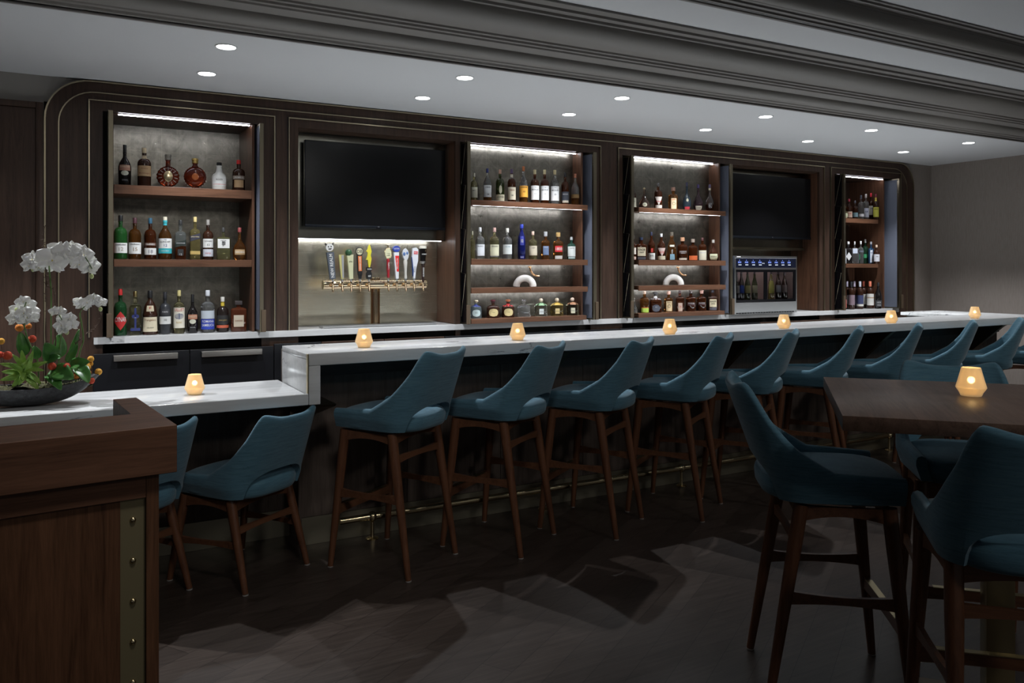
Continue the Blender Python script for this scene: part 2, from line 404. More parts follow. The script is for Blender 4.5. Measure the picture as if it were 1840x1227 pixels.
# display bays ----------------------------------------------------------------
def bay(label, x0, x1, yf, yb, shelves, back='leaf_metal', led=True, bottom=None, ledmat='led', zt=2.56, shelf_x=None):
    t = thing('display_niche', label, 'shelving', ((x0+x1)/2, yf, CH))
    P0 = CH+.002
    obj('back_panel', MB().box(x0, x1, yb, yb+.01, P0, zt+.02), back, t, world=True, smooth=False)
    obj('side_panel', MB().box(x0-.018, x0, 6.132, yb+.01, P0, zt), 'shelf_wood_z', t, world=True, smooth=False)
    obj('side_panel', MB().box(x1, x1+.018, 6.065 if yf < 6.05 else min(yf, 6.132), yb+.01, P0, zt), 'shelf_wood_z', t, world=True, smooth=False)
    obj('top_panel', MB().box(x0, x1, 6.132, yb, zt, zt+.02), 'walnut_x', t, world=True, smooth=False)
    if led: obj('light_strip', MB().box(x0+.03, x1-.01, 6.134, 6.144, zt-.0075, zt-.0005), 'led', t, world=True, smooth=False)
    for (z1, th, xr, ls) in shelves:
        b = MB(); b.box(x0+.001, xr, yf+.0301, yb-.001, z1-th+.0085, z1); b.box(x0+.001, xr, yf, yf+.014, z1-th, z1, .0015); b.box(x0+.001, xr, yf+.0141, yf+.030, z1-th+.0085, z1)
        sh = obj('shelf', b, 'shelf_wood', t, world=True, smooth=False)
        if ls: obj('light_strip', MB().box(x0+.03, min(xr, x1)-.02, yf+.0150, yf+.025, z1-th+.0005, z1-th+.0080), ls, sh, world=True, smooth=False)
    return t
bay('leftmost lit niche with two walnut shelves and grey metallic back', .292, 1.208, 6.105, 6.60, [(2.072, .062, 1.207, None), (1.560, .052, 1.207, None)])
bay('lit niche right of the large television and beer taps, with four walnut shelves', 2.958, 4.105, 6.00, 6.205, [(2.072, .046, 4.135, 'led'), (1.578, .050, 4.135, 'led'), (1.335, .046, 4.135, 'led'), (1.075, .040, 4.12, None)], zt=2.555)
bay('lit niche of mostly amber bottles just left of the wine dispenser', 4.715, 5.78, 6.00, 6.205, [(2.075, .046, 5.815, 'led'), (1.578, .050, 5.815, 'led'), (1.335, .046, 5.815, 'led'), (1.075, .040, 5.80, None)], zt=2.565)
bay('narrow rightmost niche with brown wood side and two shelves', 7.625, 8.45, 6.15, 6.60, [(2.078, .050, 8.38, None), (1.556, .046, 8.38, None)], back='walnut', zt=2.555)

# folding door leaves standing open out of their pockets -----------------------
def leaf(x0, x1, side, label):
    t = thing('cabinet_door', label, 'door', ((x0+x1)/2, 6.05, CH), group=None)
    y0, y1, z0, z1 = 5.99, 6.12 if side == 'L' else 6.26, CH+.003, 2.555
    obj('frame', MB().box(x0, x1, y0, y0+.012, z0, z1).box(x0+.004, x1-.004, y0+.012, y0+.03, z0+.02, z1-.02).box(x0, x1, y0+.012, y1, z1-.012, z1).box(x0, x1, y0+.012, y1, z0, z0+.012).box(x0, x1, y1, y1+.01, z0, z1), 'bronze', t, world=True, smooth=False)
    if side == 'L':
        obj('panel', MB().box(x0+.002, x1-.003, y0+.031, y1-.001, z0+.0125, z1-.0125), 'black_gloss', t, world=True, smooth=False)
        b = MB()
        pts_ = []
        for k in range(4):
            za = z0+.06+k*.37; pts_ += [(x0+.001, y1-.01, za), (x0+.001, y0+.035, za+.36)]
        b.tube(pts_, .0016, 6)
        obj('brass_inlay', b, 'gold_trim', t, world=True)
    else:
        obj('panel', MB().box(x0+.003, x1-.003, y0+.031, y1-.001, z0+.0125, z1-.0125), 'door_fabric', t, world=True, smooth=False)
    xa = x0-.012 if side == 'L' else x1-.016
    obj('handle', MB().box(xa, xa+.032, y0-.012, y0-.001, CH+.004, CH+.165, .002), 'bronze_brown', t, world=True, smooth=False)
    return t
leaf(.255, .283, 'L', 'open door leaf at the left edge of the leftmost niche')
leaf(1.241, 1.267, 'R', 'open door leaf at the right edge of the leftmost niche')
leaf(2.919, 2.949, 'L', 'open black door leaf just right of the television above the beer taps')
leaf(4.191, 4.225, 'R', 'open blue-lined door leaf right of the scotch bottle shelves')
leaf(4.620, 4.650, 'L', 'open black door leaf left of the bourbon shelves in the second sculpture niche')
leaf(5.870, 5.900, 'R', 'open dark door leaf beside the left edge of the television above the wine dispenser')
leaf(7.575, 7.605, 'L', 'open black door leaf at the left edge of the narrow rightmost niche')
leaf(8.540, 8.590, 'R', 'open blue-lined door leaf at the far right end of the back bar')

# television bays
t = thing('tap_alcove', 'recess behind the beer tower with brushed metal backsplash and light strip', 'alcove', (2.2, 6.3, CH))
obj('backsplash', MB().box(1.53, 2.87, 6.50, 6.51, CH+.002, 1.735), 'splash_metal', t, world=True, smooth=False)
leafmetal('splash_dark', (.24, .235, .20), (.34, .33, .28), .20, False, True)
obj('header_panel', MB().box(1.53, 2.87, 6.33, 6.51, 1.735, 2.575), 'splash_dark', t, world=True, smooth=False)
obj('side_panel', MB().box(2.872, 2.89, 6.132, 6.51, CH+.002, 2.57), 'shelf_wood_z', t, world=True, smooth=False)
obj('side_panel', MB().box(1.51, 1.528, 6.132, 6.51, CH+.002, 2.57), 'shelf_wood_z', t, world=True, smooth=False)
obj('top_panel', MB().box(1.53, 2.87, 6.132, 6.33, 2.5665, 2.58), 'walnut_x', t, world=True, smooth=False)
obj('light_strip', MB().box(1.54, 2.835, 6.334, 6.344, 1.7312, 1.7345), 'led', t, world=True, smooth=False)
t = thing('dispenser_alcove', 'dark recess holding the wine dispenser and the television above it', 'alcove', (6.6, 6.3, CH))
obj('back_panel', MB().box(5.95, 7.31, 6.50, 6.51, CH+.002, 1.729), 'splash_dark', t, world=True, smooth=False)
obj('header_panel', MB().box(5.95, 7.31, 6.33, 6.50, 1.7305, 2.56), 'splash_dark', t, world=True, smooth=False)
obj('ledge', MB().box(5.95, 7.31, 6.31, 6.499, 1.705, 1.73), 'bronze', t, world=True, smooth=False)
obj('side_panel', MB().box(7.312, 7.33, 6.132, 6.51, CH+.002, 2.57), 'shelf_wood_z', t, world=True, smooth=False)
obj('side_panel', MB().box(5.93, 5.948, 6.132, 6.51, CH+.002, 2.57), 'walnut', t, world=True, smooth=False)
obj('top_panel', MB().box(5.95, 7.31, 6.132, 6.499, 2.561, 2.58), 'walnut_x', t, world=True, smooth=False)
def tv(x0, x1, z0, z1, y, yback, label):
    t = thing('television', label, 'television', ((x0+x1)/2, y, z0))
    obj('casing', MB().box(x0, x1, y, y+.045, z0, z1, .003), 'tv_bezel', t, world=True)
    obj('screen', MB().box(x0+.004, x1-.004, y-.002, y-.0002, z0+.016, z1-.004), 'tv_screen', t, world=True, smooth=False)
    obj('bottom_bezel', MB().box(x0, x1, y-.006, y-.0002, z0-.006, z0+.0158, .001), 'tv_bezel', t, world=True)
    xm = (x0+x1)/2
    obj('sensor', MB().box(xm-.02, xm+.02, y-.010, y-.0062, z0-.010, z0+.004), 'black_gloss', t, world=True, smooth=False)
    text('LG', .008, cmat((.3, .3, .32)), t, lambda x, z: (x, -.0065, z+.010))
    obj('wall_mount', MB().box(xm-.25, xm+.25, y+.0455, yback-.001, (z0+z1)/2-.12, (z0+z1)/2+.12), 'black_matte', t, world=True, smooth=False)
tv(1.636, 2.832, 1.828, 2.503, 6.24, 6.33, 'large flat television above the beer taps, switched off')
tv(6.085, 7.285, 1.828, 2.500, 6.20, 6.33, 'flat television above the wine dispenser, switched off')

# back counter and what is under it
bc = MB().box(.17, 8.66, 6.078, 6.0985, CH-.047, CH, .002)
for x0, x1, yb_ in ((.23, 1.27, 6.62), (1.55, 2.86, 6.52), (2.91, 4.23, 6.25), (4.605, 5.9, 6.25), (5.9, 7.305, 6.52), (7.565, 8.595, 6.62)): bc.box(x0, x1, 6.099, yb_, CH-.047, CH)
tag(obj('back_counter', bc, 'marble', smooth=False), 'white marble counter running along the back wall under all the bottle niches', 'counter')
tag(obj('counter_support', MB().box(.165, 8.66, 6.03, 6.096, .10, CH-.14).box(.165, 8.66, 6.03, 6.096, 0, .099), 'black_matte', smooth=False), 'black carcass strip under the white back counter', 'cabinet')
def drawer_unit(x0, x1, mat, handle, label, grp=None, z1=.925):
    t = thing('undercounter_fridge' if mat == 'fridge_black' else 'undercounter_cabinet', label, 'fridge' if mat == 'fridge_black' else 'cabinet', ((x0+x1)/2, 6.0, 0), group=grp)
    d = obj('door', MB().box(x0+.003, x1-.003, 6.005, 6.029, .10, z1, .002), mat, t, world=True, smooth=False)
    obj('toe_kick', MB().box(x0+.003, x1-.003, 6.012, 6.029, .0, .097), 'black_matte', t, world=True, smooth=False)
    if handle:
        hx0, hx1 = handle
        obj('handle', MB().box(hx0, hx1, 5.975, 6.004, z1-.018, z1-.012).box(hx0, hx1, 5.972, 5.978, z1-.052, z1-.012, .002), 'handle_steel', d, world=True, smooth=False)
drawer_unit(.165, .765, 'fridge_black', (.285, .685), 'black fridge door with long steel pull, left one under the leftmost niche')
drawer_unit(.765, 1.345, 'fridge_black', (.84, 1.255), 'black fridge door with long steel pull, next to the raised end of the bar')
drawer_unit(1.345, 1.70, 'fridge_black', (1.42, 1.52), 'black cooler front seen just over the left end of the bar top', z1=.94)
xs = [1.70, 2.20, 2.72, 3.3, 3.9, 4.5, 5.1, 5.7, 6.3, 6.9, 7.5, 8.1, 8.65]
for a, b in zip(xs, xs[1:]): drawer_unit(a, b, 'walnut' if a < 2.6 or a > 6 else 'fridge_black', None, ('walnut' if a < 2.6 or a > 6 else 'black')+' under-counter front glimpsed over the bar, %s from the left' % ords[xs.index(a)], 'under-counter fronts glimpsed over the bar', z1=.94)

# ------------------------------------------------------------------ the bar
BX = 1.045; BYF = 3.94; BYB = 4.47; LZ = .872; BZ = 1.07
bar = thing('bar_counter', 'long raised bar with white veined marble top and dark timber front', 'bar', (4.4, 4.3, 0))
b = MB(); b.box(BX+.0, 7.80, BYF+.016, BYB, BZ-.03, BZ, .002)
b.box(7.22, 7.80, BYB, 5.05, BZ-.03, BZ, .002)
b.box(BX, BX+.03, BYF+.016, BYB, LZ-.02, BZ-.0305, .001)
obj('marble_top', b, 'marble', bar, world=True)
# fascia: picture-frame edge
b = MB(); b.box(BX+.004, 7.80, BYF-.012, BYF+.010, BZ-.056, BZ+.006, .005, 3); b.box(BX+.004, BX+.062, BYF-.0119, BYF+.0099, LZ-.05, BZ-.0555, .004)
obj('marble_fascia', b, 'marble', bar, world=True)
obj('groove', MB().box(BX+.062, 7.80, BYF+.0102, BYF+.0158, BZ-.01, BZ+.0012), 'brass_satin', bar, world=True, smooth=False)
obj('metal_edge', MB().box(BX-.002, BX+.003, BYF-.008, BYF+.016, LZ+.006, BZ+.002), 'brass_satin', bar, world=True, smooth=False)
DY = 4.326
b = MB(); x = 1.115; 
while x < 7.6:
    b.box(x, min(x+.61, 7.60)-.003, DY, DY+.02, .15, BZ-.058, .001); x += .61
obj('front_panel', b, 'die_wood', bar, world=True, smooth=False)
obj('core', MB().box(1.118, 7.60, DY+.0205, BYB-.01, 0, BZ-.031).box(7.25, 7.75, BYB-.009, 5.0, 0, BZ-.031), 'black_matte', bar, world=True, smooth=False)
obj('kick_plate', MB().box(1.115, 7.60, DY-.006, DY+.02, 0.001, .149), 'kick_metal', bar, world=True, smooth=False)
obj('apron_board', MB().box(1.115, 7.60, DY-.02, DY-.001, BZ-.16, BZ-.058), 'walnut_x', bar, world=True, smooth=False)
obj('end_panel', MB().box(1.0985, 1.1145, DY-.002, 4.63, 0.001, LZ-.032).box(1.078, 1.1145, BYF+.25, 4.63, LZ-.0315, BZ-.031), 'die_wood', bar, world=True, smooth=False)
# bracket under the step
for xb in (1.16, 2.6, 4.1, 5.6, 7.1):
    obj('bracket', MB().prism([(DY-.021, BZ-.35 if xb > 1.2 else LZ-.16), (DY-.021, (BZ if xb > 1.2 else LZ)-.062), (BYF+.03, (BZ if xb > 1.2 else LZ)-.062), (BYF+.05, (BZ if xb > 1.2 else LZ)-.075)], xb-.02 if xb > 1.2 else xb-.06, xb+.02 if xb > 1.2 else xb+.04, 'x'), 'bronze', bar, world=True, smooth=False)
# foot rail
fr = thing('foot_rail', 'polished brass foot rail along the base of the bar', 'rail', (4.4, 4.22, 0))
obj('tube', MB().tube([(1.30, 4.246, .125), (7.5, 4.246, .125)], .019, 16), 'brass', fr, world=True)
for x in [1.485+1.11*k for k in range(6)]:
    p = obj('post', MB().lathe([(.036, 0), (.036, .005), (.030, .009), (.012, .012), (.010, .02), (.0095, .095)], (x, 4.246, .001), 16), 'brass', fr, world=True)
    obj('ball_fitting', MB().ball((x, 4.246, .125), .028, 16), 'brass', p, world=True)
# lower counter
low = thing('lower_counter', 'lower section of white marble counter at the left, carrying the flower bowl', 'counter', (-.8, 4.2, 0))
obj('marble_top', MB().box(-2.2, BX-.002, BYF+.016, 4.56, LZ-.03, LZ, .002), 'marble', low, world=True)
obj('marble_fascia', MB().box(-2.2, BX+.003, BYF-.012, BYF+.010, LZ-.05, LZ+.006, .005, 3), 'marble', low, world=True)
obj('groove', MB().box(-2.2, BX-.003, BYF+.0102, BYF+.0158, LZ-.01, LZ+.0012), 'brass_satin', low, world=True, smooth=False)
b = MB(); x = 1.098
while x > -2.2: b.box(max(x-.61, -2.2)+.003, x, 4.53, 4.55, .15, LZ-.032, .001); x -= .61
obj('front_panel', b, 'die_wood', low, world=True, smooth=False)
obj('kick_plate', MB().box(-2.2, 1.098, 4.524, 4.55, .001, .149), 'kick_metal', low, world=True, smooth=False)
obj('core', MB().box(-2.2, 1.098, 4.551, 4.63, .0, LZ-.032), 'black_matte', low, world=True, smooth=False)

# ------------------------------------------------------------------ downlights
n = 0
wx = ['farthest left', 'second from the left', 'third from the left', 'fourth from the left', 'fifth from the left', 'farthest right', 'beyond the left frame edge']
for i, x in enumerate((.81, 2.33, 3.63, 5.12, 6.47, 7.97, -.70)):
    for j, y in enumerate((4.82, 5.54)):
        t = thing('downlight', 'round ceiling downlight, %s of the row %s' % (wx[i], 'nearer the moulding' if j == 0 else 'nearer the back wall'), 'light', (x, y, CZ), group='recessed ceiling downlights')
        b = MB(); b.lathe([(.040, -.0005), (.062, -.0005), (.062, -.004), (.060, -.005), (.050, -.004), (.040, -.002)], n=32)
        obj('trim_ring', b, 'white_plastic', t)
        obj('lens', MB().lathe([(.0525, -.0030), (.0525, -.0055), (.045, -.0062), (.001, -.0062)], n=32), 'downlight_lens', t)
        light('lamp', 'SPOT', (x, y, CZ-.03), SPOT_W*((1 if i < 6 else 2.4 if j == 0 else .15)), (.93, .96, 1), parent=t, angle=math.radians(100), blend=.55, soft=.016)
# added fill spots out of view, tilted toward the bar to brighten its front
for i, (x, y) in enumerate(((.5, 1.2), (3.0, .2), (5.2, 1.6), (7.4, .4), (2.0, -1.4), (7.0, 2.4))):
    t = thing('downlight', 'unseen added fill lamp over the seating area, %s' % ['nearest the host stand', 'right of the camera', 'over the high table', 'in the far right corner', 'behind the camera', 'beside the grey right wall'][i], 'light', (x, y, 3.20))
    obj('lens', MB().lathe([(.0525, -.0030), (.0525, -.0055), (.045, -.0062), (.001, -.0062)], n=24), 'downlight_lens', t)
    light('lamp', 'SPOT', (x, y, 3.16), FRONT_FILL_W*(1.4 if i == 0 else 1), (1, .98, .95), rot=(math.radians(48), 0, 0), parent=t, angle=math.radians(88), blend=.9, soft=.25)

# ------------------------------------------------------------------ chairs
def shell_mesh(zs):          # zs = height of the seat underside
    # plan curve: front-left -> rear -> front-right, outer surface
    a, yf, yr = .245, .235, -.235
    N = 80; M = 14
    def plan(s):
        u = abs(2*s-1); sg = -1 if s < .5 else 1
        # from u=1 at the front tip to u=0 at the rear middle
        L1 = .30; tot = .69
        d = (1-u)*tot
        if d < L1: x = a*(.93+.07*d/L1); y = yf-.02-d*1.0; n = (1, 0)
        else:
            k = min(1, (d-L1)/(tot-L1)); th = k*PI/2
            x = a*math.cos(th)**.60 if th < PI/2-1e-6 else 0; y = (yf-.02-L1)+(yr-(yf-.02-L1))*math.sin(th)**.80
            n = (math.cos(th), -math.sin(th))
        return sg*x, y, Vector((sg*n[0], n[1])), u, d/tot
    def ztop(s):
        x, y, n, u, q = plan(s)
        d = q*.69
        if d < .235: return zs+.082+.014*d/.235
        k = min(1, (d-.225)/.275)
        def g(t): return .62*t+.38*t*t if t < .72 else (.62*.72+.38*.72**2)+(1-(.62*.72+.38*.72**2))*math.sin((t-.72)/.28*PI/2)**.9
        z = zs+.096+.29*g(k)
        if d > .50: z = zs+.386-.022*math.sin((d-.50)/.19*PI/2)**2
        return z
    def zbot(s):
        u = abs(2*s-1)
        if u < .26: return zs+.01+.115*math.sqrt(max(0, 1-(u/.26)**2))
        return zs+.008
    def pt(s, v, off):
        x, y, n, u, q = plan(s); zb, zt = zbot(s), ztop(s); z = zb+(zt-zb)*v
        h = max(0, z-(zs+.08)); r = min(1, q/.45)
        thick = .040*(1-.30*max(0, (z-zs)/.4))
        x2 = x*(1-.36*h*min(1, q*1.1)); y2 = y-h*.36*r
        tuck = .02*max(0, 1-(z-zs)/.06)        # bottom edge tucks in
        e = off*thick+tuck
        return Vector((x2-n.x*e, y2-n.y*e, z))
    b = MB(); rings = []
    for i in range(N+1):
        s = i/N; rg = []
        for j in range(M+1): rg.append(pt(s, j/M, 0))
        t0, t1 = pt(s, 1, 0), pt(s, 1, 1)
        for k in range(1, 4):
            a_ = k/4*PI; m_ = (t0+t1)/2; rg.append(m_+(t0-m_)*math.cos(a_)+Vector((0, 0, .018*math.sin(a_))))
        for j in range(M, -1, -1): rg.append(pt(s, j/M, 1))
        rings.append(rg)
    b.loft(rings); return b
def cushion_mesh(zs):
    b = MB(); rings = []; n = 48
    for z, sc in ((0, .90), (.006, .955), (.02, .99), (.05, 1.0), (.068, .985), (.080, .95), (.090, .86), (.094, .68), (.096, .4), (.096, .12)):
        rg = []
        for k in range(n):
            th = 2*PI*k/n; c, s = math.cos(th), math.sin(th); e = 2/3.4
            x = .222*abs(c)**e*(1 if c > 0 else -1); y = .250*abs(s)**e*(1 if s > 0 else -1)
            if y > 0: x *= 1.03
            else: x *= 1-.10*(y/.25)**2; y *= .96
            rg.append(Vector((x*sc, y*sc+.005, zs+z)))
        rings.append(rg)
    b.loft(rings); return b
def make_chair(name, label, zs, group, low_=False):
    t = thing(name, label, 'stool' if not low_ else 'chair', (0, 0, 0), 0, group)
    sh = obj('backrest', shell_mesh(zs), 'teal_fabric', t, angle=60)
    obj('seat', cushion_mesh(zs), 'teal_fabric', t, angle=60)
    # piping seam along the cutout lip
    lz = zs-.004
    top = {'FL': (-.200, .165), 'FR': (.200, .165), 'RL': (-.190, -.115), 'RR': (.190, -.115)}
    bot = {'FL': (-.235, .232), 'FR': (.235, .232), 'RL': (-.212, -.228), 'RR': (.212, -.228)}
    def at(k, z):
        f = 1-z/lz; return Vector((top[k][0]+(bot[k][0]-top[k][0])*f, top[k][1]+(bot[k][1]-top[k][1])*f, z))
    for k in top:
        rr = (.025, .0145) if not low_ else (.023, .014)
        l = obj('leg', MB().tube([at(k, lz), at(k, lz*.8), at(k, lz*.4), at(k, .006)], [rr[0], rr[0]*.98, (rr[0]+rr[1])/2, rr[1]], 14), 'leg_wood', t)
        obj('glide', MB().lathe([(.010, 0), (.0145, .001), (.0145, .006)], at(k, .006)-Vector((0, 0, .006)), 12), 'glide', l)
    def rail(k1, k2, z1, z2, h0, h1, wd, name, mat='rail_wood', arch_=0):
        p, q = at(k1, z1), at(k2, z2); d = q-p; dd = Vector((d.x, d.y, 0)).normalized(); nrm = Vector((-dd.y, dd.x, 0)); b = MB(); rings = []
        for i in range(13):
            s = i/12; c = p+d*s; e = abs(2*s-1); hh = h1+(h0-h1)*e**2; up = arch_*(1-e**2)
            rings.append([c+nrm*wd/2+Vector((0, 0, up+hh/2)), c-nrm*wd/2+Vector((0, 0, up+hh/2)), c-nrm*wd/2+Vector((0, 0, up-hh/2)), c+nrm*wd/2+Vector((0, 0, up-hh/2))])
        b.loft(rings); return obj(name, b, mat, t, angle=30)
    for k1, k2 in (('FL', 'FR'), ('RL', 'RR'), ('FL', 'RL'), ('FR', 'RR')): rail(k1, k2, lz-.030, lz-.030, .056, .030, .018, 'apron', arch_=.010)
    if not low_:
        for k1, k2 in (('FL', 'RL'), ('FR', 'RR')): rail(k1, k2, .375, .375, .048, .026, .016, 'side_stretcher')
        rail('RL', 'RR', .565, .565, .042, .024, .016, 'rear_stretcher', arch_=.004)
        r = rail('FL', 'FR', .29, .29, .050, .036, .020, 'footrest', arch_=0)
        p, q = at('FL', .3), at('FR', .3)
        obj('brass_plate', MB().box(p.x+.05, q.x-.05, p.y-.012, p.y+.012, .3095, .3125), 'brass_satin', r, smooth=False)
    else:
        for k1, k2 in (('FL', 'RL'), ('FR', 'RR')): rail(k1, k2, .20, .215, .038, .020, .015, 'side_stretcher')
        rail('RL', 'RR', .275, .275, .036, .022, .015, 'rear_stretcher', arch_=.004)
    return t
stool = make_chair('bar_stool', 'blue upholstered bar stool nearest the left end of the raised bar', .695, 'bar stools along the bar')
peaks = [826, 1006, 1162, 1305, 1424, 1537, 1642, 1740, 1824]
cx = []
for u in peaks: cx.append(atY(u, 600, 3.755)[0]-.300)
cx.append(cx[-1]+.63)
RZ = math.radians(33)
for i, x in enumerate(cx):
    if i == 0: stool.location = (x, 3.885, 0); stool.rotation_euler = (0, 0, RZ)
    else: dup(stool, (x, 3.885+.006*math.sin(i*2.1), 0), RZ+math.radians(1.2*math.sin(i*1.7)), 'blue upholstered bar stool at the raised bar, %s counting from the left' % ords[i])
chair = make_chair('low_chair', 'low blue upholstered chair at the lower counter, in full view', .418, 'low chairs at the lower counter', True)
chair.location = (.764, 4.098, 0); chair.rotation_euler = (0, 0, math.radians(35))
dup(chair, (.200, 4.035, 0), math.radians(38), 'low blue upholstered chair partly hidden behind the wooden host stand')
def yaw(fx, fy): return math.atan2(-fx, fy)
dup(stool, (2.40, 1.985, 0), yaw(.79, -.61), 'blue stool at the left side of the wooden high table, seen from its side', 'stools around the high table')
dup(stool, (3.085, 1.863, 0), yaw(-.71, -.70), 'blue stool on the far side of the wooden high table, facing the camera', 'stools around the high table')
dup(stool, (2.345, 1.280, 0), yaw(.69, .72), 'blue stool at the lower right corner, back turned to the camera', 'stools around the high table')

# high table
ang = math.atan2(-.73, .68)
tb = thing('high_table', 'square walnut high table with brass column at the right of the room', 'table', (2.72, 1.547, 0), ang)
obj('tabletop', MB().box(-.516, .516, -.455, .455, 1.007, 1.052, .002), 'table_wood', tb)
obj('column', MB().box(-.042, .042, -.042, .042, .016, 1.0, .002), 'brass_satin', tb)
obj('mounting_plate', MB().box(-.2, .2, -.2, .2, .999, 1.0065), 'black_matte', tb)
obj('base_plate', MB().box(-.24, .24, -.17, .17, 0.001, .0155, .003), 'base_taupe', tb)

# ------------------------------------------------------------------ candle holders
def candle_proto():
    t = thing('candle_holder', '', 'candle', (0, 0, 0), 0, 'amber glass candle holders')
    b = MB(); pr = [(.020, .0), (.032, .001), (.0345, .005), (.037, .012), (.0475, .028), (.0482, .030), (.0476, .033), (.042, .052), (.030, .098), (.0285, .098), (.040, .052), (.0450, .033), (.0450, .029), (.035, .014), (.031, .006), (.018, .005)]
    b.lathe(pr, n=40); obj('glass_shade', b, 'amber_glass', t, angle=35)
    c = obj('candle', MB().lathe([(.019, .0065), (.019, .024), (.017, .026), (.001, .025)], n=20), 'wax', t)
    obj('flame', MB().ball((0, 0, .052), .0085, 12, (1, 1, 1.15)), 'flame', c)
    return t
CW = 0.35
cnd = candle_proto(); first = True

cl = [((1.409, 4.161, BZ+.001), 'amber glass candle holder on the bar, by its stepped left end'), ((2.35, 4.142, BZ+.001), 'amber glass candle holder on the bar behind the second stool'),
      ((3.41, 4.02, BZ+.001), 'amber glass candle holder on the bar below the bourbon shelves'), ((4.45, 4.02, BZ+.001), 'amber glass candle holder on the bar in front of the wine dispenser'),
      ((5.62, 4.01, BZ+.001), 'amber glass candle holder on the bar below the narrow rightmost niche'), ((6.82, 4.07, BZ+.001), 'amber glass candle holder at the far right end of the bar'),
      ((.562, 4.23, LZ+.001), 'amber glass candle holder on the lower marble counter'), ((2.735, 1.645, 1.053), 'amber glass candle holder standing on the wooden high table')]
for i, (p, lb) in enumerate(cl):
    if i == 0: cnd.location = p; cnd['label'] = lb; o = cnd
    else: o = dup(cnd, p, .3*i, lb)
    light('candle_light', 'POINT', (p[0], p[1], p[2]+.055), .11, (1, .76, .42), parent=o, soft=.012)

# ------------------------------------------------------------------ host stand
hs = thing('host_stand', 'dark walnut host stand with raised ledge and studded brass strip, lower left foreground', 'stand', (.234, 2.057, 0), math.radians(6.0))
ZL = 1.12
b = MB(); poly = [(0, 0), (0, .50), (-.062, .50), (-.062, .215), (-1.2, .215), (-1.2, 0)]
b.loft([[(x, y, ZL-.113) for x, y in poly], [(x, y, ZL) for x, y in poly]])
bmesh.ops.bevel(b.bm, geom=[e for e in b.bm.edges], offset=.0015, segments=1, affect='EDGES')
obj('raised_ledge', b, 'stand_wood_x', hs, smooth=False)
obj('work_surface', MB().box(-1.17, -.065, .216, .52, .93, .955), 'stand_wood_x', hs, smooth=False)
obj('body', MB().box(-1.17, -.036, .040, .50, .0, ZL-.114), 'stand_wood', hs, smooth=False)
obj('corner_stile', MB().box(-.0365, -.0345, .030, .50, .0, ZL-.114).box(-.064, -.0366, .022, .0395, .0, ZL-.114, .001), 'stand_wood', hs, smooth=False)
obj('top_rail', MB().box(-1.17, -.0645, .022, .0395, .952, ZL-.114, .001), 'stand_wood_x', hs, smooth=False)
bs = obj('brass_strip', MB().box(-.118, -.0645, .033, .0395, .0, .951), 'brass_strip', hs, smooth=False)
for k in range(10):
    z = .901-.0955*k
    obj('stud', MB().ball((-.091, .032, z), .0072, 14, (1, .75, 1)), 'brass', bs)
obj('face_panel', MB().box(-1.17, -.1185, .031, .0395, .0, .951), 'stand_wood', hs, smooth=False)

# ------------------------------------------------------------------ wine dispenser
wd_ = thing('wine_dispenser', 'stainless wine dispenser with two glass doors and glowing buttons', 'dispenser', (6.4, 6.02, CH))
X0, X1, Z0, Z1, WY = 5.955, 6.862, CH+.002, 1.628, 6.02
b = MB(); b.box(X0, X1, WY, WY+.012, Z1-.022, Z1, .002); b.box(X0, X0+.018, WY, WY+.012, Z0, Z1-.0225); b.box(X1-.014, X1, WY, WY+.012, Z0, Z1-.0225)
b.box(X0+.0185, X1-.0145, WY, WY+.012, 1.488, 1.508); b.box(X0+.0185, X1-.0145, WY, WY+.012, Z0+.02, 1.148); b.box(X0+.0185, X1-.0145, WY+.004, WY+.012, Z0, Z0+.0195)
b.box(X0, X1, WY+.0125, 6.42, Z1-.02, Z1); b.box(X0, X0+.01, WY+.0125, 6.42, Z0, Z1-.0205); b.box(X1-.01, X1, WY+.0125, 6.42, Z0, Z1-.0205); b.box(X0, X1, 6.421, 6.43, Z0, Z1); b.box(X0+.011, X1-.011, WY+.0125, 6.42, Z0+.02, 1.14)
obj('casing', b, 'steel', wd_, world=True, smooth=False)
v_ = MB()
for k in range(22): v_.box(X0+.025+k*.0385, X0+.053+k*.0385, WY-.001, WY+.003, Z0+.003, Z0+.014)
obj('vent', v_, 'black_matte', wd_, world=True, smooth=False)
cp = obj('control_panel', MB().box(X0+.0186, X1-.0146, WY+.001, WY+.012, 1.5085, Z1-.0225), 'panel_navy', wd_, world=True, smooth=False)
bw = MB()
for k in range(8):
    bb = MB(); x = X0+.070+k*.096+(.045 if k > 3 else 0)
    for q in range(4): bb.box(x-.02+q*.012, x-.015+q*.012, WY-.0006, WY+.0005, 1.554, 1.572)
    bb.box(x-.004, x+.002, WY-.0006, WY+.0005, 1.580, 1.588)
    obj('blue_button', bb, 'led_blue', cp, world=True, smooth=False)
    for q in range(3): bw.box(x-.014+q*.014, x-.004+q*.014, WY-.0006, WY+.0005, 1.533, 1.541)
bw.box(X0+.03, X0+.085, WY-.0008, WY, Z1-.012, Z1-.005)
tag(obj('white_buttons', bw, 'led_white', cp, world=True, smooth=False), kind='stuff')
text('WINE', .011, 'led_white', cp, lambda x, z: (X0+.405+x-hs.location.x*0-wd_.location.x, WY-.001-wd_.location.y, 1.553+z-wd_.location.z))
obj('interior', MB().box(X0+.011, X1-.011, 6.30, 6.42, 1.141, 1.60).box(X0+.011, X1-.011, WY+.03, 6.299, 1.141, 1.150), 'rose_grey', wd_, world=True, smooth=False)
obj('interior_light', MB().box(X0+.03, X1-.03, 6.05, 6.06, 1.596, 1.60), 'led_cool', wd_, world=True, smooth=False)
xm = 6.41
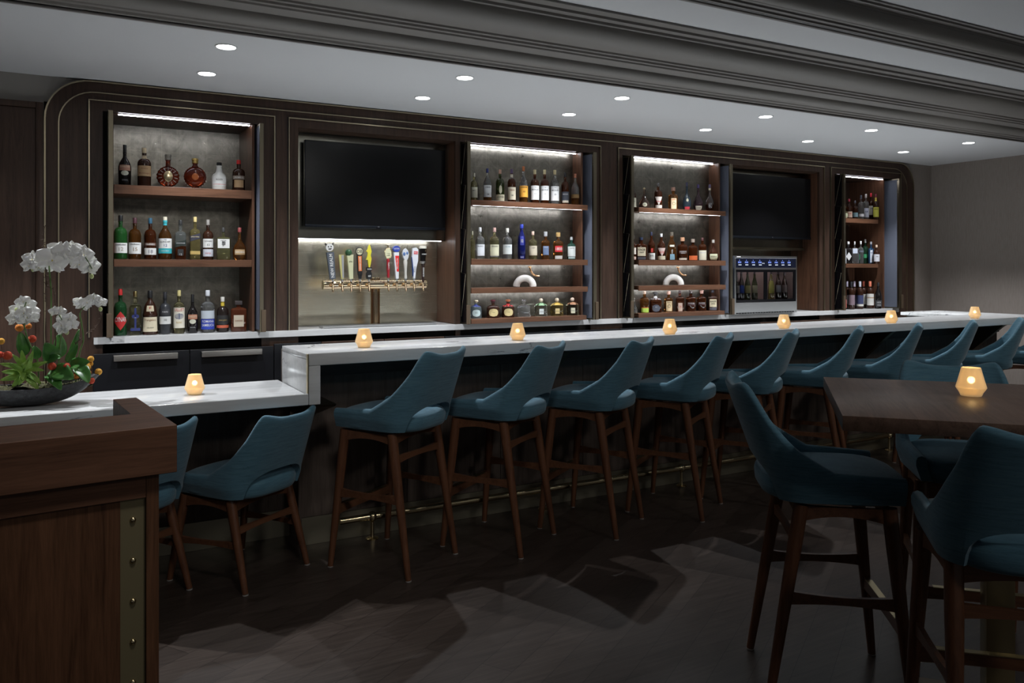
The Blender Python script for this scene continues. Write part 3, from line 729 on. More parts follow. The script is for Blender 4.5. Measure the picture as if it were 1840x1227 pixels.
for a, c_ in ((X0+.0188, xm-.001), (xm+.001, X1-.0148)):
    d = obj('glass_door', MB().box(a, c_, WY+.002, WY+.010, 1.150, 1.178).box(a, c_, WY+.002, WY+.010, 1.462, 1.4875).box(a, a+.012, WY+.002, WY+.010, 1.1781, 1.4619).box(c_-.035, c_, WY+.002, WY+.010, 1.1781, 1.4619), 'black_gloss', wd_, world=True, smooth=False)
    obj('pane', MB().box(a+.0121, c_-.0351, WY+.004, WY+.007, 1.1781, 1.4619), 'clear_pane', d, world=True, smooth=False)

# ------------------------------------------------------------------ beer tower
tw = thing('beer_tower', 'polished brass T-shaped beer tower with ten decorated tap handles', 'beer tap', (2.20, 6.266, CH))
TX = atY(674, 500, 6.30)[0]
ty, tz = 6.266, 1.367
obj('column', MB().lathe([(.062, .001), (.062, .006), (.050, .010), (.040, .016), (.0385, .03), (.0385, .375), (.0395, .376), (.0395, .388), (.034, .392), (.001, .392)], (TX, 6.300, CH), 36), 'champagne', tw, world=True)
obj('crossbar', MB().tube([(1.79, ty, tz), (2.652, ty, tz)], .035, 28), 'champagne', tw, world=True)
obj('end_cap', MB().tube([(1.782, ty, tz), (1.7895, ty, tz)], .0355, 28), 'brass', tw, world=True)
obj('end_cap', MB().tube([(2.6525, ty, tz), (2.660, ty, tz)], .0355, 28), 'brass', tw, world=True)
def ext_poly(poly, dpt, n=0):        # poly in XZ, thickness along Y
    b = MB(); b.loft([[(p[0], -dpt/2, p[1]) for p in poly], [(p[0], dpt/2, p[1]) for p in poly]]); return b
def disc_poly(r, cz, n=28, sx=1): return [(r*sx*math.sin(2*PI*k/n), cz+r*math.cos(2*PI*k/n)) for k in range(n)]
us = [598, 615, 631, 647, 663, 698, 713, 729, 744, 760]
for k, u in enumerate(us):
    x = atY(u, 500, 6.20)[0]; x = max(1.83, min(x, 2.625)); y = 6.215
    fb = MB(); fb.tube([(x, ty-.02, tz), (x, y-.012, tz+.002)], .009, 10); fb.tube([(x, y-.012, tz+.028), (x, y-.012, tz-.005), (x, y-.022, tz-.035), (x, y-.026, tz-.058)], [.009, .0105, .0085, .007], 12); fb.ball((x, y-.012, tz+.004), .0125, 12)
    fc = obj('faucet', fb, 'champagne', tw, world=True)
    OX, OY, OZ = x-tw.location.x, y-.014-tw.location.y, tz+.035-tw.location.z     # handle foot, local
    lean = [-.10, -.03, -.05, -.03, 0, -.02, -.02, -.02, .04, 0][k]
    def place(me_or_o):
        me = me_or_o.data
        me.transform(Matrix.Translation((OX, OY, OZ)) @ Matrix.Rotation(lean, 4, 'Y'))
        return me_or_o
    def part(nm, b, mat, par=tw): return place(obj(nm, b, mat, par, angle=35))
    def put(s_, h, mat, zc, par, rot=False, yoff=-.013, xo=0, maxw=None):
        me = text_mesh(s_, h, maxw=maxw, bold=.01)
        if rot: me.transform(Matrix.Rotation(-PI/2, 4, 'Y'))
        me.transform(Matrix.Translation((OX, OY, OZ)) @ Matrix.Rotation(lean, 4, 'Y') @ Matrix.Translation((xo, yoff, zc)))
        me.materials.append(MT[mat] if isinstance(mat, str) else mat); o = bpy.data.objects.new('lettering', me); SC.collection.objects.link(o); o.parent = par; return o
    fer = MB(); fer.lathe([(.007, -.008), (.0085, 0), (.0085, .012), (.006, .014)], n=12)
    place(obj('ferrule', fer, 'steel', fc))
    W, K, SI = cmat((.75, .75, .73)), cmat((.012, .012, .013)), cmat((.55, .56, .58), .35, .6)
    if k == 0:
        h = part('tap_handle', ext_poly([(-.022, .012), (.022, .012), (.029, .225), (-.029, .225)], .024), cmat((.085, .10, .125)))
        tag(h, 'slate blue paddle handle with white lettering')
        put('NEW REALM', .026, W, .118, h, True, maxw=.185)
        part('crest', ext_poly(disc_poly(.030, .262), .018), W, h)
        fcb = MB(); 
        for sx in (-1, 1):
            fcb.ball((sx*.011, -.010, .268), .0055, 8, (1, .3, 1)); fcb.prism([(sx*.018, .285), (sx*.034, .300), (sx*.030, .278)], -.010, .004)
        fcb.prism([(-.014, .254), (.014, .254), (.009, .246), (-.009, .246)], -.0115, -.009)
        part('crest_marks', fcb, K, h)
    elif k == 1:
        h = part('tap_handle', ext_poly([(-.009, .012), (.011, .012), (.016, .205), (-.024, .205)], .022), cmat((.55, .50, .20)))
        part('silver_face', ext_poly([(.000, .02), (.010, .02), (.015, .200), (-.004, .200)], .026), SI, h)
    elif k == 2:
        h = part('tap_handle', ext_poly([(-.016, .012), (.014, .012), (.018, .10), (.026, .205), (-.026, .200), (-.020, .11)], .024), cmat((.60, .60, .38)))
        put('IPA', .012, K, .15, h)
        part('ball_knob', MB().ball((-.010, 0, .222), .028, 20, (1, .8, 1)), cmat((.03, .09, .035), .3), h)
    elif k == 3:
        h = part('tap_handle', ext_poly([(-.017, .045), (.017, .045), (.020, .205), (-.020, .205)], .024), K)
        part('orange_label', ext_poly([(-.013, .075), (.013, .075), (.015, .195), (-.015, .195)], .0262), cmat((.75, .20, .05)), h)
        put('VIENNA LAGER', .013, W, .135, h, True, -.0138, maxw=.11)
        rd = part('round_badge', ext_poly(disc_poly(.030, .232), .022), cmat((.66, .62, .42)), h)
        part('badge_rim', MB().tube([(p[0], -.008, p[1]) for p in disc_poly(.030, .232)+[disc_poly(.030, .232)[0]]], .0045, 8, False), K, h)
        put('DB', .026, K, .232, h, False, -.0118)
        part('foot', ext_poly([(-.010, .012), (.010, .012), (.014, .0449), (-.014, .0449)], .016), K, h)
    elif k == 4:
        h = part('tap_handle', ext_poly([(-.020, .012), (.020, .012), (.022, .055), (.014, .07), (.022, .085), (.020, .105), (-.020, .105), (-.022, .085), (-.014, .07), (-.022, .055)], .022), K)
        put('DOGFISH', .010, W, .090, h, maxw=.036); put('60', .016, W, .035, h)
        fp = [(-.004, .105), (.006, .105), (.014, .14), (.020, .175), (.012, .20), (.020, .235), (.013, .262), (.004, .290), (-.006, .278), (-.012, .25), (-.024, .235), (-.012, .222), (-.016, .19), (-.026, .165), (-.012, .165), (-.008, .13)]
        part('fish', ext_poly(fp, .018), cmat((.70, .62, .05), .35), h)
    elif k == 5:
        h = part('tap_handle', MB().lathe([(.009, .02), (.013, .04), (.010, .06), (.014, .075), (.012, .15), (.014, .165), (.009, .175)], n=16), cmat((.38, .02, .03), .35))
        put('Yuengling', .014, W, .115, h, True, -.0135, maxw=.085)
        part('oval_badge', ext_poly(disc_poly(.042, .220, sx=.72), .014), cmat((.66, .64, .42)), h)
        part('badge_rim', MB().tube([(p[0], -.006, p[1]) for p in disc_poly(.042, .220, sx=.72)+[disc_poly(.042, .220, sx=.72)[0]]], .0035, 8, False), 'brass', h)
        put('Yuengling', .007, K, .218, h, False, -.0078, maxw=.046); put('LAGER', .008, K, .202, h, False, -.0078)
        part('eagle_finial', ext_poly([(-.004, .262), (.004, .262), (.006, .276), (.018, .292), (.003, .285), (0, .296), (-.004, .285), (-.018, .294), (-.006, .276)], .008), 'brass', h)
    elif k == 6:
        h = part('tap_handle', ext_poly([(-.011, .012), (.013, .012), (.020, .228), (-.024, .228)], .022), cmat((.72, .73, .76)))
        part('red_panel', ext_poly([(-.002, .07), (.015, .07), (.019, .20), (-.014, .20)], .0245), cmat((.72, .03, .03)), h)
        put('MICHELOB', .013, W, .135, h, True, -.0130, .003, maxw=.115)
        part('blue_badge', ext_poly(disc_poly(.026, .256, sx=1.15), .024), cmat((.03, .06, .35)), h)
        put('ULTRA', .012, W, .258, h, False, -.0127, maxw=.046)
    elif k == 7:
        h = part('tap_handle', MB().lathe([(.012, .012), (.013, .02), (.010, .05), (.012, .09), (.017, .15), (.012, .172)], n=16), cmat((.62, .60, .55)))
        hd = part('figure_top', ext_poly([(-.012, .172), (.010, .160), (.024, .185), (.030, .215), (.020, .245), (.004, .262), (-.014, .250), (-.026, .22), (-.022, .19)], .022), cmat((.60, .62, .64)), h)
        part('blue_marks', MB().ball((-.012, -.011, .215), .012, 10, (1, .3, 1.3)).ball((.014, -.011, .222), .010, 10, (1, .3, 1.3)), cmat((.10, .18, .38)), h)
    elif k == 8:
        h = part('tap_handle', ext_poly([(-.010, .012), (.006, .012), (.012, .10), (.026, .16), (.024, .255), (.006, .270), (-.024, .262), (-.028, .19), (-.016, .12), (-.008, .08)], .020), cmat((.70, .72, .76)))
        part('navy_edge', ext_poly([(-.028, .19), (-.016, .12), (-.008, .08), (-.010, .03), (-.014, .03), (-.022, .12), (-.031, .19)], .019), cmat((.03, .07, .22)), h)
        part('red_badge', ext_poly([(-.014, .215), (.020, .215), (.020, .238), (-.014, .238)], .0235), cmat((.62, .05, .06)), h)
        put('BELL', .010, W, .227, h, False, -.0124, .003)
        put('PILSNER', .010, K, .09, h, True, -.0105, maxw=.08)
    else:
        h = part('tap_handle', MB().lathe([(.008, -.02), (.011, .02), (.012, .12), (.016, .135)], n=18), cmat((.03, .014, .012), .3))
        put('GUINNESS', .012, W, .065, h, True, -.0135, maxw=.09)
        part('silver_collar', MB().lathe([(.021, .136), (.026, .142), (.026, .152), (.022, .156)], n=24), 'steel', h)
        part('pint_glass', MB().lathe([(.021, .157), (.025, .20), (.030, .25), (.030, .272), (.028, .274)], n=24), cmat((.006, .005, .005), .15), h)
        part('foam', MB().lathe([(.0302, .262), (.0302, .280), (.028, .283), (.001, .283)], n=24), cmat((.75, .72, .62)), h)
        put('GUINNESS', .010, W, .215, h, False, -.0290, maxw=.042)
        part('harp', ext_poly([(.004, .238), (.014, .236), (.014, .256), (.008, .250)], .056), 'brass', h)
dt = thing('drip_tray', 'long shallow stainless drip tray under the beer taps', 'tray', (2.2, 6.2, CH))
b = MB(); b.box(1.745, 2.70, 6.125, 6.235, CH+.001, CH+.006); b.box(1.745, 2.70, 6.125, 6.129, CH+.006, CH+.018); b.box(1.745, 2.70, 6.231, 6.235, CH+.006, CH+.018); b.box(1.745, 1.749, 6.129, 6.231, CH+.006, CH+.018); b.box(2.696, 2.70, 6.129, 6.231, CH+.006, CH+.018)
obj('tray_body', b, 'steel', dt, world=True, smooth=False)
b = MB()
for k in range(60): b.box(1.752+k*.0158, 1.760+k*.0158, 6.130, 6.230, CH+.012, CH+.0145)
obj('grille', b, 'steel', dt, world=True, smooth=False)

# ------------------------------------------------------------------ sculptures on the shelves
def sculpture(u, v0, lb, prev=None):
    x = atY(u, v0, 6.09)[0]; z = 1.3395
    if prev: return dup(prev, (x, 6.09, z), -.50, lb)
    t = thing('arch_sculpture', lb, 'sculpture', (x, 6.09, z), -.42, 'arch sculptures')
    R_ = .074; r_ = .030
    obj('arch', MB().tube([(R_*math.cos(a), 0, .0+R_*math.sin(a)) for a in [PI*k/24 for k in range(25)]], r_, 20), 'cream_ceramic', t)
    pts = [(.045+.0, 0, .170), (.050, 0, .145), (.062, 0, .120), (.082, 0, .100), (.106, 0, .092), (.128, 0, .092)]
    obj('copper_tube', MB().tube(pts, .0085, 12), 'copper', t)
    obj('copper_cap', MB().tube([(.030, 0, .172), (.060, 0, .172)], .0068, 12), 'copper', t)
    return t
sc1 = sculpture(943, 517, 'cream arch sculpture with curved copper tube, on the shelf nearer the television')
sculpture(1210, 514, 'cream arch sculpture with curved copper tube, on the shelf nearer the wine dispenser', sc1)

# ------------------------------------------------------------------ bottles
# shape: body top, shoulder top (fractions of the height), neck radius / body radius, cap start, cap radius / body radius, superellipse n, depth ratio, cap form
SH = {'std': (.60, .72, .31, .86, .33, 2, 1, 'cyl'), 'slope': (.50, .74, .27, .87, .31, 2, 1, 'cyl'), 'wine': (.62, .76, .34, .80, .36, 2, 1, 'cyl'),
      'burg': (.42, .76, .32, .86, .34, 2, 1, 'cyl'), 'rect': (.64, .71, .30, .88, .34, 6, .72, 'cyl'), 'square': (.72, .78, .25, .86, .46, 8, .8, 'block'),
      'squat': (.55, .70, .24, .84, .42, 3, .72, 'mush'), 'patron': (.55, .72, .22, .80, .36, 4, .8, 'ball'), 'bulb': (.34, .62, .22, .86, .26, 2, .8, 'cyl'),
      'dec': (.30, .60, .16, .88, .22, 2, .8, 'ball'), 'drum': (.60, .70, .30, .84, .42, 2, .8, 'cyl'), 'cone': (.10, .72, .30, .88, .36, 6, .8, 'cyl'), 'tall': (.66, .78, .42, .88, .44, 2, 1, 'cyl'),
      'toki': (.68, .71, .20, .86, .22, 8, .8, 'cyl'), 'hex': (.62, .74, .30, .84, .40, 5, .9, 'cyl'), 'bell': (.46, .60, .40, .88, .34, 2, 1, 'cyl'), 'bail': (.44, .68, .26, .80, .28, 2, 1, 'cyl'), 'monk': (.44, .74, .26, .84, .32, 2, .9, 'cyl')}
def profile(sh, Hh, Rr):
    bt, st, nr, cs, cr, n, dep, cf = SH[sh]; p = [(.88, 0), (.97, .008), (1, .022)]
    if sh == 'cone': p = [(1.0, 0), (1.04, .03), (1.0, .10), (.84, .40), (.62, .62), (.40, .70), (.31, .74)]
    elif sh == 'bell': p = [(.96, 0), (1, .02), (1, .44), (.95, .50), (.78, .57), (.52, .62), (.42, .68), (.34, .80)]
    elif sh == 'bulb': p = [(.62, 0), (.80, .03), (.96, .12), (1, .22), (.95, .34), (.78, .44), (.50, .53), (.30, .60), (.23, .66)]
    elif sh == 'dec': p = [(.80, 0), (.98, .04), (1, .12), (.92, .24), (.70, .38), (.42, .50), (.24, .60), (.17, .68)]
    elif sh == 'bail': p = [(.86, 0), (.92, .01), (.97, .2), (1, .40), (.98, .47), (.84, .55), (.55, .63), (.32, .69), (.27, .74)]
    elif sh == 'monk': p = [(1, 0), (1.03, .02), (1, .10), (.92, .40), (.99, .43), (.98, .46), (.90, .50), (.80, .62), (.62, .70), (.34, .77), (.27, .80)]
    elif sh == 'tall': p = [(.9, 0), (1, .02), (1, .50), (.90, .62), (.70, .70), (.48, .76), (.42, .80)]
    elif sh == 'burg': p = [(.9, 0), (1, .02), (1, .44), (.94, .52), (.74, .62), (.50, .71), (.34, .78)]
    elif sh == 'slope': p += [(1, bt), (.97, .54), (.86, .60), (.66, .66), (.42, .72), (.29, .77)]
    else:
        p += [(1, bt-.02)]
        for k in range(1, 7):
            a = k/6*PI/2; p.append((nr+(1-nr)*math.cos(a)**.8, bt-.02+(st-bt+.02)*math.sin(a)**1.1) if k < 6 else (nr, st+.01))
    nl = p[-1][0]; p += [(nl, cs-.02), (nl*1.12, cs-.015), (nl*1.12, cs+.005)]
    return [(r*Rr, z*Hh) for r, z in p]
def rad(pf, z):
    for (r0, z0), (r1, z1) in zip(pf, pf[1:]):
        if z0 <= z <= z1: return r0+(r1-r0)*((z-z0)/max(1e-6, z1-z0))
    return pf[-1][0]
def sec(r, a, n, dep):
    c, s = math.sin(a), -math.cos(a); return r*math.copysign(abs(c)**(2/n), c), dep*r*math.copysign(abs(s)**(2/n), s)
BN = 0
def bottle(u, vt, wpx, zb, Y, sh, body, cap, labels=(), desc='', grp=None, name='liquor_bottle', fill=None, turn=None, xfix=None, seg=20):
    """u, vt: bottle axis and its top in the photo; zb: height of the board it stands on; Y: its distance from the room's front line"""
    global BN; BN += 1
    x, _, zt = atY(u, vt, Y); Z = depth(u, Y); Hh = zt-zb; Rr = wpx/2*Z/F
    fac = -math.atan2(x, Y)*.75 if turn is None else turn
    if 'niche' not in desc and 'dispenser' not in desc:
        lv = 'top shelf' if 'top shelf' in (grp or '') else 'second shelf' if 'second' in grp else 'lowest shelf' if 'lowest' in grp else 'marble counter'
        wh = 'leftmost niche' if 'leftmost' in grp else 'rightmost niche' if 'rightmost' in grp else 'niche beside the beer-tap television' if 'large television' in grp else 'niche beside the wine dispenser'
        for suf in (', %s of the %s' % (lv, wh), ', '+wh, ', '+lv):
            if len((desc+suf).split()) <= 16 and not (lv.split()[-1] in desc and suf[2:].startswith(lv)): desc += suf; break
    t = thing(name, desc, 'bottle', (x, Y, zb+.0008), fac, grp)
    if sh in ('disc', 'discs'):
        cz = Rr*(1.04 if sh == 'disc' else 1.12); N = 36; b = MB(); rings = []
        for j, q in enumerate((-.42, -.36, -.22, 0, .22, .36, .42)):
            f = math.sqrt(max(.02, 1-(q/.46)**2))
            rings.append([(Rr*f*math.sin(2*PI*k/N)*(1+(.035*math.cos(k*PI) if sh == 'disc' and abs(q) < .4 else 0)), q*Rr, cz+Rr*f*math.cos(2*PI*k/N)) for k in range(N)])
        b.loft(rings); bd = obj('glass', b, body, t, angle=50)
        obj('neck', MB().lathe([(Rr*.30, cz*1.86), (Rr*.22, cz*2.0), (Rr*.20, Hh*.80), (Rr*.27, Hh*.83)], n=16), body, t)
        obj('foot', MB().box(-Rr*.4, Rr*.4, -Rr*.2, Rr*.2, 0, Rr*.12, .002), body, t)
        st = 'crystal_stopper'; b = MB(); b.lathe([(Rr*.24, Hh*.835), (Rr*.29, Hh*.85), (Rr*.26, Hh*.93), (Rr*.31, Hh*.95), (Rr*.28, Hh), (.001, Hh)], n=10)
        obj(st, b, cap, t, angle=20)
        b = MB()
        if sh == 'disc':
            for k in range(14):
                a = 2*PI*k/14; b.tube([(Rr*.55*math.sin(a), -Rr*.43, cz+Rr*.55*math.cos(a)), (Rr*.86*math.sin(a), -Rr*.36, cz+Rr*.86*math.cos(a))], .0020, 6)
            tag(obj('ribs', b, glass((.8, .7, .6), .6), t), kind='stuff')
            obj('medallion', MB().lathe([(Rr*.40, 0), (Rr*.40, .003), (Rr*.34, .005), (.001, .0055)], n=28), 'brass', t).matrix_local = Matrix.Translation((0, -Rr*.435, cz)) @ Matrix.Rotation(PI/2, 4, 'X') @ Matrix.Scale(1.25, 4, (0, 1, 0))
        else:
            for k in range(22):
                a = PI*.12+2*PI*.88*k/21; b.ball((Rr*1.03*math.sin(a), 0, cz+Rr*1.03*math.cos(a)), Rr*.07, 8)
            tag(obj('glass_beads', b, glass((.8, .7, .6), .6), t), kind='stuff')
            obj('crest', MB().ball((0, -Rr*.42, cz), Rr*.30, 16, (1, .25, 1.1)), glass((.5, .15, .05), .4), t)
        return t
    bt, st, nr, cs, cr, n, dep, cf = SH[sh]; pf = profile(sh, Hh, Rr); N = seg if n == 2 else 28
    b = MB(); mats = [body]; prof = list(pf)
    if fill:
        fz = fill[1]*Hh
        if not any(abs(z-fz) < 1e-4 for _, z in prof):
            prof = sorted(prof+[(rad(pf, fz), fz)], key=lambda q: q[1])
        mats = [fill[0], body]
    rings = [[Vector((*sec(r, 2*PI*k/N, n, dep), z)) for k in range(N)] for r, z in prof]
    vs = b.loft(rings)
    if fill:
        for f in b.bm.faces: f.material_index = 0 if f.calc_center_median().z < fz else 1
    obj('glass', b, mats, t, angle=50)
    cR = cr*Rr; z0 = cs*Hh; cb = MB()
    if cf == 'ball': cb.lathe([(cR*.55, z0+.003), (cR*.6, z0+.01), (cR*.5, z0+.013)], n=14); cb.ball((0, 0, Hh-cR*.95), cR*.95, 12)
    elif cf == 'mush': cb.lathe([(cR*.62, z0), (cR*.62, z0+(Hh-z0)*.35), (cR, z0+(Hh-z0)*.45), (cR*1.02, z0+(Hh-z0)*.7), (cR*.7, Hh*.995), (.001, Hh)], n=16)
    elif cf == 'block': cb.box(-cR, cR, -cR*.8, cR*.8, z0+.002, Hh, .003)
    else: cb.lathe([(cR, z0), (cR, Hh*.993), (cR*.9, Hh), (.001, Hh)], n=16)
    obj('cap', cb, cap, t)
    for L in labels:
        z0, z1, ha, col = L[:4]; txt = L[4] if len(L) > 4 else (); form = L[5] if len(L) > 5 else 'rect'
        e = .0007
        def P3(a, z, e=e):
            if n > 3: a = math.asin(math.copysign(min(.95, abs(a)/max(1e-6, 1))**(n/2), a)) if abs(a) > 1e-6 else 0
            xx, yy = sec(rad(pf, z)+e, a, n, dep); return Vector((xx, yy-(.0004 if n > 3 else 0), z))
        lb = MB(); za, zz = z0*Hh, z1*Hh; na = 14
        if form == 'slant':
            lb.grid(lambda p, q: P3((p*2-1)*ha, za+(zz-za)*(q*.62+p*.38)), na, 6)
        elif form == 'diamond':
            lb.grid(lambda p, q: P3((p*2-1)*ha*(1-abs(q*2-1)), za+(zz-za)*q), 8, 12)
        elif form in ('oval', 'tri'):
            lb.grid(lambda p, q: P3((p*2-1)*ha*(math.sqrt(max(.004, 1-(q*2-1)**2)) if form == 'oval' else q+.02), za+(zz-za)*q), 10, 12)
        else: lb.grid(lambda p, q: P3((p*2-1)*ha, za+(zz-za)*q), na, 5)
        lo = obj('label', lb, cmat(col, .55) if isinstance(col, tuple) else col, t, angle=80)
        for T in txt:
            s_, zf, hf, tc = T[:4]; mw_ = T[4] if len(T) > 4 else 1.55
            rr = rad(pf, zf*Hh)
            if n > 3: fn = lambda X_, Z_, rr=rr, zf=zf: (X_, -dep*rr*1.0-e-.0016, zf*Hh+Z_)
            else: fn = lambda X_, Z_, rr=rr, zf=zf: (*[q*(rr+e+.0008)/1 for q in (math.sin(X_/rr), -dep*math.cos(X_/rr))], zf*Hh+Z_)
            text(s_, hf*Hh, cmat(tc), lo, fn, maxw=mw_*rr, bold=.008)
    return t
c = lambda r, g, b: (r, g, b)
CLR = glass((.93, .96, .97), .94); AMB = glass((.60, .24, .055), .95); DAMB = glass((.19, .05, .014), .85); RED = glass((.35, .05, .015), .85)
GRN = glass((.06, .30, .07), .8); DGRN = glass((.08, .11, .03), .8); PAL = glass((.86, .80, .42), .95); OLV = glass((.55, .48, .16), .9)
BLK = cmat((.010, .008, .008), .1); BRN = cmat((.035, .014, .008), .12); NVY = glass((.02, .03, .28), .7); LBL = glass((.62, .80, .90), .9); TEAL = glass((.10, .30, .22), .85); SMK = glass((.16, .18, .20), .8)
Wt, Cr, Bk, Gd, Rd, Nv, Sv, Tn = (.72, .72, .70), (.66, .58, .42), (.012, .012, .014), (.50, .36, .12), (.55, .03, .03), (.03, .04, .16), (.55, .55, .56), (.50, .33, .18)
ck = lambda q, m=0: cmat(q, .4, m)
G = 'bottles on the top shelf of the leftmost niche'
Y = 6.19; z = 2.072
def zo(x, y, ox, oy, k): return ox+x/k, oy+y/k
def B1(x, y, w, *a, **k): q = zo(x, y, 0, 100, 3.537); return bottle(q[0], q[1], w/3.537, 2.072, 6.19, *a, grp=G, **k)
B1(793, 568, 76, 'bail', BLK, ck(Bk), [(.36, .50, .95, (.42, .22, .16), [('BAILEYS', .46, .045, Cr, 1.5)]), (.24, .36, .6, (.62, .62, .52), [], 'oval'), (.10, .16, .5, Bk, [('ORIGINAL', .13, .02, Sv, 1)])], 'black cream-liqueur bottle with cream oval badge, top left of the leftmost niche')
B1(917, 588, 80, 'std', BRN, ck((.50, .40, .26)), [(.26, .53, 1.25, Tn, [('Amaro', .46, .04, (.25, .10, .05), 1), ('Montenegro', .33, .05, (.22, .07, .04), 1.7)]), (.72, .80, 3.0, (.55, .45, .30))], 'dark brown bottle with tan label and tan neck band, on the top shelf')
B1(1068, 630, 134, 'disc', RED, glass((.75, .72, .65), .8), (), 'round fluted cognac decanter with gold medallion on the top shelf')
B1(1240, 655, 134, 'discs', RED, ck(Gd, 1), (), 'round beaded cognac decanter with gold stopper on the top shelf')
B1(1393, 680, 90, 'bell', cmat((.72, .72, .68), .3), ck(Bk), [(.14, .46, 1.1, Wt, [('ROZÈS', .37, .07, (.15, .12, .10), 1.5)]), (.18, .20, 1.0, Rd)], 'white port bottle with black cap on the top shelf of the leftmost niche')
B1(1517, 665, 76, 'std', BRN, ck(Rd), [(.10, .34, .8, Tn), (.36, .48, 1.15, (.30, .24, .20), [('DRAMBUIE', .42, .055, Wt, 1.6)])], 'dark brown bottle with red cap, right end of the top shelf, leftmost niche')
G = 'bottles on the second shelf of the leftmost niche'
def B2(x, y, w, *a, **k): q = zo(x, y, 0, 380, 3.537); return bottle(q[0], q[1], w/3.537, 1.560, 6.19, *a, grp=G, **k)
GF = lambda n_: [(.14, .37, 1.35, Wt, [('Glenfiddich', .33, .035, Bk, 1.6), (n_, .23, .085, (.3, .25, .2), 1)])]
B2(766, 25, 78, 'std', GRN, ck(Bk), GF('12'), 'green whisky bottle with white label reading 12'); 
B2(857, 40, 72, 'std', AMB, ck((.08, .03, .04)), [(.13, .40, 1.35, Wt, [('Glenfiddich', .36, .035, Bk, 1.6), ('15', .24, .085, (.3, .2, .12), 1)])], 'amber whisky bottle with white label reading 15')
B2(955, 42, 70, 'std', DAMB, ck((.03, .10, .16)), [(.11, .27, 1.35, Wt, [('18', .19, .085, (.2, .2, .25), 1)]), (.33, .40, 1.2, (.12, .06, .04), [('Glenfiddich', .365, .045, Wt, 1.6)])], 'dark amber whisky bottle with white label reading 18')
B2(1049, 35, 80, 'slope', AMB, ck((.62, .58, .45)), [(.26, .49, 1.3, Wt, [('THE', .46, .022, Bk, .5), ('GLENLIVET', .41, .035, Bk, 1.6), ('12', .33, .06, Nv, .6)]), (.14, .259, 1.3, (.04, .38, .42), [('SINGLE MALT', .20, .022, Wt, 1.2)]), (.80, .92, 3.1, (.05, .42, .48))], 'amber whisky bottle with white label and turquoise lower band')
B2(1147, 55, 66, 'rect', glass((.55, .60, .58), .9), ck((.03, .03, .03)), [(.30, .50, 1.0, (.02, .03, .025), [('JOHNNIE WALKER', .41, .035, Sv, 1.6)], 'slant'), (.10, .26, .5, (.03, .03, .03), [('12', .13, .05, Sv, .6)])], 'square smoky-clear whisky bottle with slanted black label', fill=(DAMB, .34))
B2(1240, 35, 62, 'rect', glass((.36, .30, .12), .8), ck((.62, .50, .22)), [(.42, .62, 1.0, (.04, .04, .06), [('Johnnie Walker', .53, .035, (.7, .6, .35), 1.6)], 'slant'), (.12, .20, 1.0, Gd, [])], 'tall square olive-gold whisky bottle with gold cap')
B2(1322, 53, 64, 'std', BRN, ck((.30, .28, .26)), [(.30, .52, 1.2, Wt, [("DEWAR'S", .46, .035, Bk, 1.4), ('12', .37, .05, Bk, .6)]), (.08, .26, 1.2, (.60, .62, .68), [('SCOTCH', .16, .03, Rd, 1)])], 'very dark whisky bottle with two white labels, seventh on the second shelf')
B2(1420, 103, 82, 'toki', glass((.50, .50, .24), .9), ck((.05, .05, .05)), [(.36, .64, .85, Wt, [('季', .50, .15, Bk, .6), ('SUNTORY', .59, .03, Bk, .9)])], 'short square olive whisky bottle with brush character on white label')
B2(1523, 103, 84, 'bulb', AMB, ck((.28, .06, .06)), [(.16, .32, .8, (.45, .30, .16), [('CHIVAS REGAL', .24, .05, Wt, 1.5)])], 'round-shouldered amber whisky bottle with dark red cap, right end of the second shelf')
G = 'bottles on the marble counter in the leftmost niche'
def B3(x, y, w, *a, **k): q = zo(x, y, 0, 380, 3.537); return bottle(q[0], q[1], w/3.537, CH, 6.19, *a, grp=G, **k)
B3(765, 492, 74, 'std', glass((.02, .09, .03), .5), ck(Rd), [(.12, .52, 1.25, Rd, [('CYNAR', .35, .10, Wt, 1.9)], 'diamond')], 'dark green aperitif bottle with red cap and red diamond label')
B3(860, 508, 70, 'rect', glass((.90, .88, .55), 1), ck((.34, .27, .12), 1), [(.10, .16, .8, Nv, []), (.16, .62, .16, Nv, [('ST GERMAIN', .4, .02, Wt, .3)]), (.38, .48, .6, Nv, [], 'oval')], 'clear faceted bottle with pale yellow liqueur and navy emblem')
B3(954, 503, 88, 'monk', BRN, ck(Bk), [(.07, .40, 1.25, (.70, .62, .45), [('Frangelico', .33, .06, (.25, .12, .06), 1.7), ('LIQUEUR', .16, .03, Bk, 1)]), (.53, .66, .6, (.62, .54, .38), [('F', .60, .08, (.4, .05, .04), .6)])], 'brown robe-shaped liqueur bottle with cream label')
B3(1049, 512, 68, 'std', cmat((.035, .037, .042), .3), ck((.03, .03, .035)), [(.24, .42, 1.5, Wt, [('10', .34, .05, Bk, .5)]), (.46, .60, .7, (.05, .05, .055), [('PORTO', .53, .035, Sv, 1)])], 'charcoal grey port bottle with white middle label')
B3(1138, 500, 66, 'std', PAL, ck((.58, .50, .22)), [(.13, .60, 1.4, (.76, .72, .60), [('LILLET', .55, .065, (.5, .06, .05), 1.8), ('BLANC', .26, .04, Gd, 1)]), (.33, .47, .9, (.15, .16, .22), [], 'oval')], 'pale yellow aperitif bottle with tall cream label and gold cap')
B3(1224, 526, 66, 'bail', BLK, ck(Bk), [(.36, .48, .95, (.45, .20, .12), [('BAILEYS', .43, .05, Cr, 1.5)]), (.24, .36, .6, (.62, .62, .50), [], 'oval'), (.12, .18, .5, Bk, [('ORIGINAL', .15, .02, Sv, 1)])], 'black cream-liqueur bottle with cream oval badge, standing on the marble counter')
